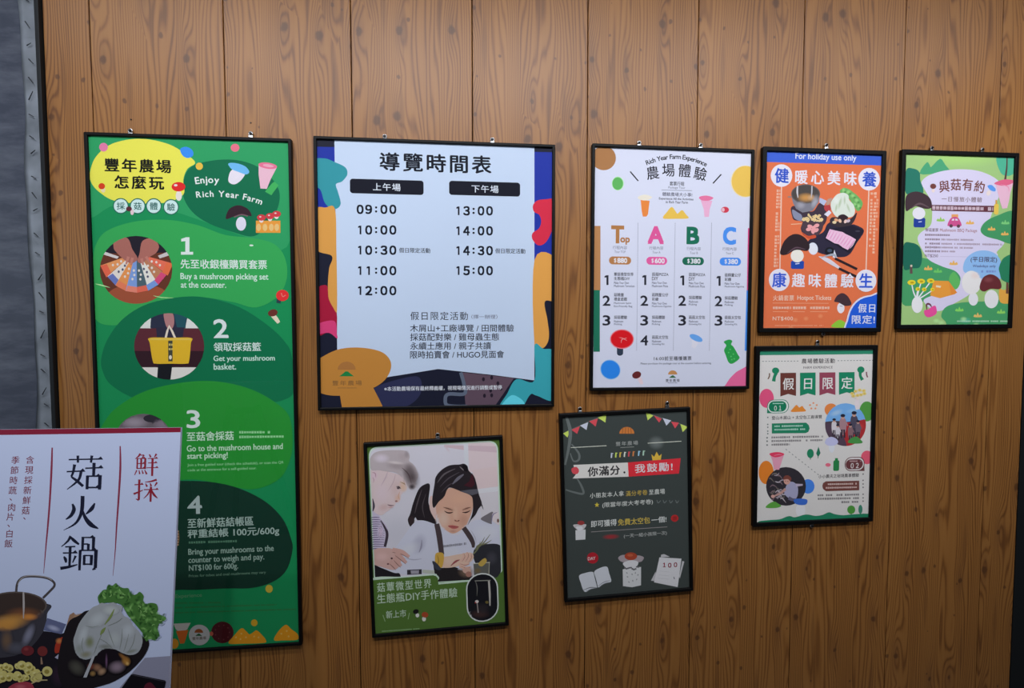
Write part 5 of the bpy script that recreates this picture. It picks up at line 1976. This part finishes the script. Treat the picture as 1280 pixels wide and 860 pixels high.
    a.P([(580, 208), (600, 175), (583, 120), (564, 178)], (30, 106, 78))
    a.B([(668, 110), (690, 105), (715, 112), (712, 150), (692, 172), (672, 150)], (224, 226, 232))
    a.B([(636, 90), (650, 55), (690, 40), (732, 58), (744, 88), (715, 110), (665, 112)], (176, 176, 206))
    a.ell(985, 210, 50, 56, (222, 92, 114))
    a.W([(660, 280, 14), (668, 306, 12)], (222, 200, 206))
    a.ell(662, 272, 22, 15, (216, 106, 126))
    a.rr(706, 234, 754, 322, 12, (38, 120, 66))
    a.rect(720, 216, 744, 240, (38, 120, 66))
    a.rr(800, 207, 964, 322, 50, (96, 56, 56))
    a.P([(900, 322), (964, 322), (962, 250), (930, 300)], (96, 56, 56))
    a.rr(806, 213, 958, 316, 46, (226, 220, 218))
    a.rr(808, 225, 950, 308, 40, (98, 56, 58))
    a.T('０２', 850, 915, 278, 42, (230, 224, 222), .02)
    a.G(840, 930, 241, 10, (190, 160, 160))
    a.T('小小農夫之祕境農事體驗', 584, 918, 362, 30, DK, .012)
    for y in (348, 400, 430, 458, 515, 545, 572):
        a.ell(952, y, 6, 6, (104, 98, 98))
    a.P([(920, 403), (920, 482), (645, 490), (622, 472), (614, 448), (622, 422), (645, 408)], (108, 64, 58))
    a.G(660, 898, 432, 15, (206, 182, 176), -.02)
    a.G(642, 898, 462, 15, (206, 182, 176), -.02)
    a.G(575, 916, 524, 17, (88, 82, 84), -.02)
    a.G(578, 918, 553, 17, (88, 82, 84), -.02)
    a.G(772, 914, 580, 17, (88, 82, 84), -.02)
    a.W([(853, 660), (853, 690)], (60, 90, 50), 7)
    a.ell(854, 643, 33, 35, (76, 142, 60))
    a.W([(931, 660), (930, 688)], (60, 90, 70), 6)
    a.ell(930, 640, 17, 37, (62, 126, 104))
    a.ell(150, 335, 62, 97, (220, 126, 46))
    a.ell(496, 450, 54, 60, (66, 122, 204))
    # second round photo
    a.ellclip(314, 450, 165, 160)
    a.ell(314, 450, 165, 160, (48, 44, 50))
    rnd = random.Random(8)
    for k in range(26):
        x, y = 165 + rnd.random() * 110, 340 + rnd.random() * 220
        a.W([(x, y, 3), (x + rnd.uniform(10, 36), y + rnd.uniform(-20, 20), 10), (x + rnd.uniform(30, 60), y + rnd.uniform(-30, 30), 3)], rnd.choice(((150, 140, 150), (120, 98, 104), (176, 166, 172), (104, 96, 90))))
    a.B([(300, 500), (318, 440), (345, 412), (385, 420), (412, 460), (408, 530), (380, 560), (340, 548), (310, 525)], (152, 150, 176))
    a.W([(395, 440, 26), (425, 438, 18), (452, 436, 14)], (170, 158, 176))
    a.W([(310, 470, 22), (270, 505, 18), (215, 530, 14)], (176, 136, 128))
    a.ell(205, 532, 16, 14, (196, 150, 140))
    a.ell(322, 405, 27, 30, (190, 142, 130))
    a.B([(290, 392), (300, 365), (330, 358), (356, 380), (352, 408), (330, 390), (305, 392)], (112, 62, 54))
    a.ell(310, 406, 4, 3, (70, 40, 40))
    a.ell(328, 408, 4, 3, (70, 40, 40))
    a.W([(335, 545, 30), (370, 560, 24), (420, 560, 20)], (92, 88, 110))
    a.clip = None
    a.P([(182, 182), (300, 185), (285, 225), (258, 312), (215, 312), (202, 240)], (236, 164, 186))
    a.B([(176, 182), (215, 168), (265, 168), (300, 184), (262, 204), (214, 208)], (206, 56, 88))
    a.W([(215, 195, 3), (255, 186, 6), (280, 190, 3)], (236, 150, 170))
    a.B([(148, 625), (170, 595), (215, 575), (250, 592), (274, 612), (230, 628)], (88, 152, 64))
    a.ell(435, 645, 40, 58, (232, 230, 232))
    a.B([(378, 560), (430, 550), (488, 560), (482, 596), (440, 604), (392, 592)], (58, 100, 184))
    a.B([(80, 745), (160, 730), (260, 722), (320, 700), (350, 696), (390, 705), (480, 682), (560, 694), (620, 684), (670, 664), (720, 680), (790, 688), (880, 680), (1020, 684), (1020, 790), (80, 800)], (36, 124, 90), 4)
    finish(a)


poster_steps()
poster_times()
poster_craft()
poster_chalk()
poster_packages()
poster_hotpot()
poster_camp()
poster_events()


# ------------------------------------------------------------------ foreground hotpot sign on its easel
def hotpot_sign():
    z = 1.15
    corner = EYE + ray(226, 534.3) * z
    up = (CR * -0.0094 + CU + fw * 0.087).normalized()
    rt = (CR + CU * (0.0094 - 0.087 * 0.037) + fw * 0.037)
    rt = (rt - up * rt.dot(up)).normalized()
    nrm = rt.cross(up).normalized()          # points away from the wall side? made to face the viewer below
    if nrm.dot(fw) > 0:
        nrm = -nrm
    W_, H_ = 0.440, 0.622
    O = corner - rt * (W_ / 2) - up * (H_ / 2)
    base = Vector((O.x, O.y + 0.10, 0.0))
    root = empty('easel_sign', base, 'white hotpot sign board with maroon top edge leaning in front of the green poster', 'sign')
    a = Art(O, rt, up, (W_ / 2, H_ / 2), 1.0)
    a.STEP = 0.00006
    a.base = a.ink((176, 185, 211), 600)
    a.root = root
    MR, NV = (136, 40, 60), (24, 26, 46)
    a.v(0, 520, .1977)
    a.P([(-200, 122), (0, 120), (600, 112), (1160, 102), (1160, 60), (-200, 70)], (116, 24, 46))
    a.W([(330, 200, 9), (326, 330, 13), (316, 520, 12), (303, 690, 11), (290, 830, 8), (276, 995, 3)], (124, 44, 66))
    a.W([(760, 190, 8), (761, 330, 13), (750, 520, 12), (738, 690, 10), (728, 860, 6), (714, 1010, 2)], (124, 44, 66))
    a.column('含現採新鮮菇', 190, 277, 163, 597, 54, (112, 50, 66), .008)
    a.ch('、', 172, 632, 54, (112, 50, 66), .008)
    a.column('季節時蔬', 98, 279, 80, 470, 54, (112, 50, 66), .008)
    a.ch('、', 86, 512, 54, (112, 50, 66), .008)
    a.column('肉片', 74, 577, 66, 636, 54, (112, 50, 66), .008)
    a.ch('、', 72, 678, 54, (112, 50, 66), .008)
    a.column('白飯', 60, 744, 54, 806, 54, (112, 50, 66), .008)

    def glyph(x0, y0, x1, y1, strokes, c, shear=0.0, k=1.0):
        sx, sy = (x1 - x0) / 100, (y1 - y0) / 100
        for st in strokes:
            pts = []
            for p in st:
                pts.append((x0 + p[0] * sx - shear * p[1] * sy, y0 + p[1] * sy, p[2] * (sx + sy) / 2 * k))
            a.W(pts, c, None, len(pts) > 2)
            # the little brush triangle that ends a long level stroke
            p, q = pts[0], pts[-1]
            if len(st) == 2 and abs(q[1] - p[1]) < .12 * abs(q[0] - p[0]) and (q[0] - p[0]) > 30 * sx:
                h = 7.5 * sy
                a.P([(q[0] - 13 * sx, q[1]), (q[0] - 4 * sx, q[1] - h), (q[0] + 3 * sx, q[1] + 2 * sy)], c)
    GU = [[(5, 12, 4), (98, 10, 4)], [(30, 0, 8), (31, 21, 6)], [(69, 0, 8), (67, 21, 6)],
          [(22, 26, 9), (19, 48, 7), (14, 62, 6)], [(14, 62, 5), (30, 74, 8), (48, 90, 8)], [(41, 46, 8), (34, 72, 7), (4, 99, 2)], [(1, 47, 4), (50, 45, 4)],
          [(52, 37, 4), (100, 35, 4)], [(76, 21, 9), (76, 60, 8)], [(59, 59, 9), (59, 99, 8)], [(57, 60, 4), (94, 60, 4)], [(94, 57, 10), (94, 99, 9)], [(58, 93, 4), (94, 93, 4)]]
    HUO = [[(25, 24, 5), (30, 40, 11), (22, 58, 9), (8, 69, 3)], [(88, 22, 4), (80, 38, 11), (64, 54, 3)], [(53, 1, 11), (53, 36, 11), (48, 60, 9), (34, 82, 6), (3, 100, 1)], [(54, 40, 4), (63, 64, 10), (80, 84, 13), (101, 95, 3)]]
    GUO = [[(26, 1, 8), (18, 16, 6), (1, 32, 2)], [(25, 3, 5), (36, 14, 9), (50, 25, 5)], [(12, 32, 4), (40, 31, 4)], [(6, 50, 4), (45, 49, 4)], [(26, 32, 8), (26, 88, 7)], [(9, 60, 4), (14, 68, 9), (16, 78, 5)], [(42, 58, 7), (34, 78, 3)], [(1, 94, 9), (24, 90, 7), (48, 83, 3)],
           [(60, 3, 8), (60, 42, 7)], [(59, 5, 4), (91, 5, 4)], [(90, 3, 9), (90, 42, 8)], [(60, 24, 4), (76, 24, 4)], [(76, 23, 8), (76, 42, 7)], [(54, 41, 8), (54, 100, 7)], [(54, 42, 4), (99, 42, 4)], [(98, 40, 10), (98, 93, 9)], [(98, 93, 8), (90, 98, 3)], [(66, 56, 8), (66, 85, 7)], [(65, 57, 4), (86, 57, 4)], [(86, 55, 9), (86, 85, 8)], [(66, 82, 4), (86, 82, 4)]]
    XIAN = [[(24, 0, 8), (16, 12, 6), (3, 24, 2)], [(20, 7, 3), (40, 6, 4)], [(40, 6, 6), (32, 20, 3)], [(12, 21, 6), (12, 69, 6)], [(12, 22, 3), (46, 21, 3)], [(46, 20, 8), (46, 69, 7)], [(12, 44, 3), (46, 44, 3)], [(29, 22, 7), (29, 66, 6)], [(12, 66, 3), (46, 66, 3)], [(11, 75, 6), (2, 97, 3)], [(20, 75, 3), (24, 92, 7)], [(33, 74, 3), (38, 91, 7)], [(44, 73, 3), (54, 93, 8)],
            [(62, 3, 4), (69, 16, 8)], [(93, 1, 8), (84, 17, 3)], [(56, 22, 3.5), (98, 21, 3.5)], [(58, 42, 3.5), (96, 41, 3.5)], [(52, 64, 3.5), (101, 63, 3.5)], [(77, 21, 9), (77, 101, 8)]]
    CAI = [[(2, 24, 4), (38, 22, 4)], [(22, 0, 9), (22, 93, 8)], [(22, 93, 7), (10, 88, 3)], [(0, 66, 8), (38, 48, 3)], [(94, 1, 8), (70, 9, 6), (45, 12, 2)], [(48, 18, 3), (55, 33, 8)], [(67, 16, 3), (72, 31, 8)], [(96, 13, 8), (86, 31, 3)], [(42, 46, 4), (101, 45, 4)], [(71, 33, 9), (71, 101, 8)], [(68, 47, 7), (58, 68, 5), (42, 86, 2)], [(74, 47, 4), (84, 68, 9), (100, 85, 3)]]
    glyph(424, 250, 652, 466, GU, NV, .04)
    glyph(404, 503, 628, 722, HUO, NV, .04)
    glyph(388, 757, 616, 976, GUO, NV, .04)
    glyph(852, 238, 1000, 378, XIAN, (126, 30, 46), .03, 1.1)
    glyph(848, 401, 1000, 541, CAI, (126, 30, 46), .03, 1.1)
    # hotpot photograph along the bottom
    a.v(90, 720, .16279)
    a.P([(330, 900), (560, 628), (900, 604), (900, 1060), (-700, 1060), (-700, 980)], (146, 146, 168))
    a.v(0, 710, .17433)
    a.P([(-160, 600), (120, 560), (300, 450), (450, 470), (520, 420), (580, 560), (660, 760), (700, 1060), (-160, 1060)], (30, 26, 34))
    a.W([(116, 172), (122, 120), (138, 88), (175, 64), (250, 60), (330, 70), (380, 96), (390, 128), (352, 172), (308, 216)], (72, 66, 68), 17)
    a.W([(128, 120), (144, 86), (180, 60), (250, 55), (330, 65), (374, 88)], (158, 152, 152), 5)
    a.B([(335, 255), (338, 330), (318, 440), (230, 560), (120, 625), (-60, 640), (-160, 560), (-120, 255)], (58, 56, 64))
    a.ell(112, 268, 226, 100, (88, 78, 74))
    a.ell(112, 270, 214, 92, (58, 46, 42))
    a.S(170, 330, 150, 60, (120, 76, 50), .9)
    a.ellclip(112, 330, 205, 122)
    a.S(60, 390, 180, 70, (196, 140, 66), .95, -10)
    a.clip = None
    a.S(210, 350, 70, 30, (206, 132, 60), .9)
    a.S(30, 410, 120, 50, (190, 132, 62), .8)
    a.W([(170, 172, 12), (172, 270, 14), (170, 362, 5)], (168, 160, 158))
    a.S(205, 480, 40, 100, (134, 134, 154), .8, 25)
    a.S(50, 520, 50, 90, (120, 92, 66), .7)
    a.S(120, 570, 90, 50, (88, 88, 100), .7)
    a.P([(340, 358), (474, 402), (442, 474), (312, 446)], (96, 102, 136))
    a.S(385, 430, 60, 24, (168, 172, 200), .9, 18)
    a.P([(500, 335), (528, 318), (545, 335), (592, 322), (552, 404), (502, 494), (456, 484)], (150, 116, 94))
    a.S(540, 365, 24, 50, (176, 142, 116), .8, 25)
    a.P([(584, 326), (640, 300), (600, 348)], (22, 20, 24))
    a.B([(396, 560), (420, 510), (470, 492), (540, 520), (530, 560), (460, 590), (400, 610)], (162, 52, 36))
    a.S(425, 522, 30, 26, (196, 124, 70), .9)
    a.ell(200, 592, 46, 36, (104, 38, 44))
    a.ell(305, 596, 36, 36, (112, 44, 44))
    a.S(190, 580, 24, 18, (140, 60, 62), .8)
    a.W([(296, 640, 8), (300, 690, 16)], (150, 120, 100))
    a.P([(394, 640), (488, 561), (546, 600), (474, 684)], (166, 166, 188))
    a.P([(478, 692), (556, 606), (584, 634), (512, 728)], (192, 76, 46))
    a.P([(545, 690), (600, 650), (640, 680), (560, 720)], (176, 160, 130))
    a.S(420, 770, 60, 90, (52, 34, 52), .9)
    rnd = random.Random(5)
    for k in range(44):
        x, y = -110 + rnd.random() * 380, 690 + rnd.random() * 110
        r = rnd.uniform(22, 36)
        a.ell(x, y, r, r * .9, (206, 194, 118), rnd.random() * 60)
        a.ell(x + 3, y + 4, r * .45, r * .38, (158, 142, 66))
        a.S(x - 6, y - 8, r * .5, r * .4, (224, 214, 152), .8)
    a.ell(341, 740, 37, 36, (204, 192, 122))
    a.ell(338, 742, 18, 16, (150, 134, 66))
    a.ell(282, 776, 25, 23, (196, 184, 112))
    a.W([(230, 790, 7), (270, 756, 7), (310, 740, 5)], (184, 170, 110))
    a.W([(220, 830, 8), (280, 806, 9), (342, 802, 7)], (188, 170, 126))
    a.B([(60, 860), (120, 822), (200, 815), (240, 840), (240, 900), (60, 910)], (162, 60, 76))
    a.S(150, 850, 50, 22, (196, 100, 112), .8)
    # bowl of vegetables
    a.v(90, 720, .16279)
    a.B([(-40, 380), (60, 300), (130, 264), (300, 300), (520, 450), (592, 498), (570, 590), (490, 690), (390, 770), (250, 835), (-20, 880), (-110, 700)], (30, 25, 29))
    a.B([(200, 165), (215, 135), (240, 108), (265, 100), (280, 66), (312, 72), (340, 54), (370, 80), (400, 92), (432, 92), (450, 120), (470, 142), (498, 138), (522, 120), (552, 150), (548, 185), (570, 210), (610, 205), (650, 215), (662, 250), (655, 285), (690, 300), (726, 322), (702, 352), (668, 372), (662, 410), (672, 452), (645, 492), (600, 486), (570, 498), (545, 440), (490, 372), (430, 300), (385, 225), (330, 205), (255, 205), (215, 210)], (70, 116, 54))
    rnd = random.Random(9)
    axis = [(250, 150), (310, 110), (370, 140), (420, 170), (450, 240), (500, 200), (540, 250), (590, 250), (560, 330), (620, 300), (600, 390), (560, 430), (640, 440), (680, 325), (500, 330)]
    for k in range(96):
        x, y = axis[k % len(axis)]
        x += rnd.uniform(-40, 40)
        y += rnd.uniform(-38, 38)
        a.S(x, y, rnd.uniform(14, 30), rnd.uniform(9, 18), ((104, 158, 80), (42, 86, 36), (128, 178, 98), (30, 66, 28))[k % 4], .85, rnd.uniform(0, 180), 10)
    for k in range(26):
        x, y = axis[k % len(axis)]
        x += rnd.uniform(-30, 30)
        y += rnd.uniform(-28, 28)
        t = rnd.uniform(0, 6.28)
        q = [(x + 9 * u * math.cos(t + .35 * u), y + 9 * u * math.sin(t + .35 * u), 2 + 3 * (u in (1, 2))) for u in range(4)]
        a.W(q, ((34, 74, 32), (138, 186, 108))[k % 2])
    NP = [(15, 500), (30, 440), (60, 360), (110, 290), (160, 240), (200, 222), (232, 204), (270, 212), (320, 200), (345, 215), (390, 230), (384, 270), (405, 305), (432, 318), (462, 352), (475, 380), (515, 420), (545, 480), (535, 545), (500, 592), (440, 604), (375, 582), (330, 560), (250, 556), (205, 600), (110, 640), (40, 600)]
    a.B(NP, (160, 164, 168), 4)
    for x, y, rx, ry, an, c, al in ((140, 505, 45, 60, 10, (112, 118, 70), .85), (90, 450, 40, 90, 20, (186, 192, 196), .8), (200, 330, 90, 60, -30, (184, 190, 194), .8), (300, 260, 70, 40, 0, (186, 192, 190), .8),
                                     (430, 420, 60, 70, 30, (182, 188, 194), .85), (330, 480, 60, 70, 0, (178, 184, 184), .7), (260, 540, 70, 26, 0, (110, 112, 100), .7), (460, 575, 60, 18, -15, (118, 122, 106), .7), (60, 560, 40, 50, 0, (138, 144, 136), .7), (110, 600, 60, 34, -10, (126, 122, 90), .8)):
        a.S(x, y, rx, ry, c, al, an)
    for pts in ([(330, 250, 4), (300, 310, 18), (255, 370, 5)], [(262, 392, 5), (240, 420, 24), (222, 450, 5)]):
        a.W(pts, (122, 138, 78))
    for pts in ([(230, 450, 2), (195, 530, 5), (175, 590, 2)], [(280, 400, 2), (300, 460, 6), (330, 540, 2)], [(390, 400, 2), (385, 480, 6), (370, 560, 2)], [(440, 440, 2), (420, 520, 5), (400, 580, 2)], [(490, 440, 2), (470, 520, 5), (430, 590, 2)],
                [(220, 480, 2), (270, 510, 5), (320, 560, 2)], [(110, 380, 2), (160, 390, 5), (210, 380, 2)], [(90, 470, 2), (80, 530, 5), (95, 590, 2)], [(390, 320, 2), (350, 350, 5), (280, 380, 2)]):
        a.W(pts, (128, 134, 128))
    a.B([(200, 600), (250, 560), (330, 562), (385, 590), (380, 650), (300, 680), (200, 660)], (26, 18, 26))
    for x, y, rx, ry, c in ((200, 700, 34, 26, (150, 110, 84)), (235, 730, 22, 30, (176, 140, 110)), (165, 745, 20, 18, (156, 120, 70)), (350, 695, 54, 40, (146, 126, 140)), (420, 650, 32, 28, (186, 132, 62)), (430, 668, 14, 12, (214, 170, 100)),
                            (40, 700, 60, 44, (80, 78, 70)), (270, 650, 50, 8, (110, 80, 110)), (400, 620, 40, 14, (150, 100, 50)), (150, 690, 26, 24, (120, 60, 44))):
        a.S(x, y, rx * 1.4, ry * 1.4, c, .95, x)
    a.P([(165, 604), (182, 612), (118, 775), (92, 775)], (176, 178, 184))
    a.P([(455, 756), (470, 750), (715, 800), (722, 812), (705, 900), (690, 1060), (340, 1060), (360, 890)], (20, 18, 24))
    a.B([(560, 840), (600, 815), (640, 850), (660, 900), (560, 900)], (92, 30, 46))
    a.W([(465, 758, 4), (590, 782, 6), (712, 808, 3)], (64, 62, 72))
    # board: placed by the sheet's own axes
    o = a.flush('board', 0.006, root, a.base)
    m = Matrix((rt, -nrm, up)).transposed().to_4x4()
    m.translation = O
    bpy.context.view_layer.update()
    o.matrix_world = m
    # easel: ledge, two front legs and a back strut, all behind or under the board
    def P_(x, y, z_):
        return O + rt * x + up * z_ - nrm * y - root.location
    lo_z = -H_ / 2
    bm = bmesh.new()
    q = [P_(x, y, zz) for zz in (lo_z - .018, lo_z - 0.0005) for (x, y) in ((-.2, -.018), (.2, -.018), (.2, .03), (-.2, .03))]
    vs = [bm.verts.new(p) for p in q]
    for f in ((0, 1, 2, 3), (7, 6, 5, 4), (0, 4, 5, 1), (1, 5, 6, 2), (2, 6, 7, 3), (3, 7, 4, 0)):
        bm.faces.new([vs[i] for i in f])
    from_bm('ledge', bm, LEGM, root)
    for sx in (-1, 1):
        top = P_(sx * .05, .022, .22)
        mid = P_(sx * .17, .022, lo_z)
        d = (mid - top).normalized()
        foot = mid + d * (mid.z / -d.z)
        bm = bmesh.new()
        tube(bm, top, foot, 0.011, 12)
        from_bm('leg', bm, LEGM, root)
    bm = bmesh.new()
    top = P_(0, .030, .20)
    foot = Vector((top.x, top.y + .33, 0.0))
    foot.y = min(foot.y, -0.06 - root.location.y)
    tube(bm, top, foot, 0.011, 12)
    from_bm('leg', bm, LEGM, root)
    bm = bmesh.new()
    tube(bm, P_(-.06, .022, .20), P_(.06, .022, .20), 0.012, 12)
    from_bm('crossbar', bm, LEGM, root)


hotpot_sign()

# two left-over screws in the wood above the green poster
for n_, (px, py) in enumerate(((164, 149.5), (313.5, 153.5))):
    p = on_wall(px, py)
    bm = bmesh.new()
    tube(bm, (0, 0.002, 0), (0, -0.0022, 0), 0.0026, 14, 0.0017)
    o = from_bm('wall_screw', bm, mat_screw)
    o.location = (p.x, 0, p.z)
    tag(o, ('small dark screw in the wood above the left hanger of the tall green poster',
            'small dark screw in the wood above the right hanger of the tall green poster')[n_], 'screw', 'loose wall screws')

bpy.data.objects.remove(_to)
bpy.data.curves.remove(_tc)
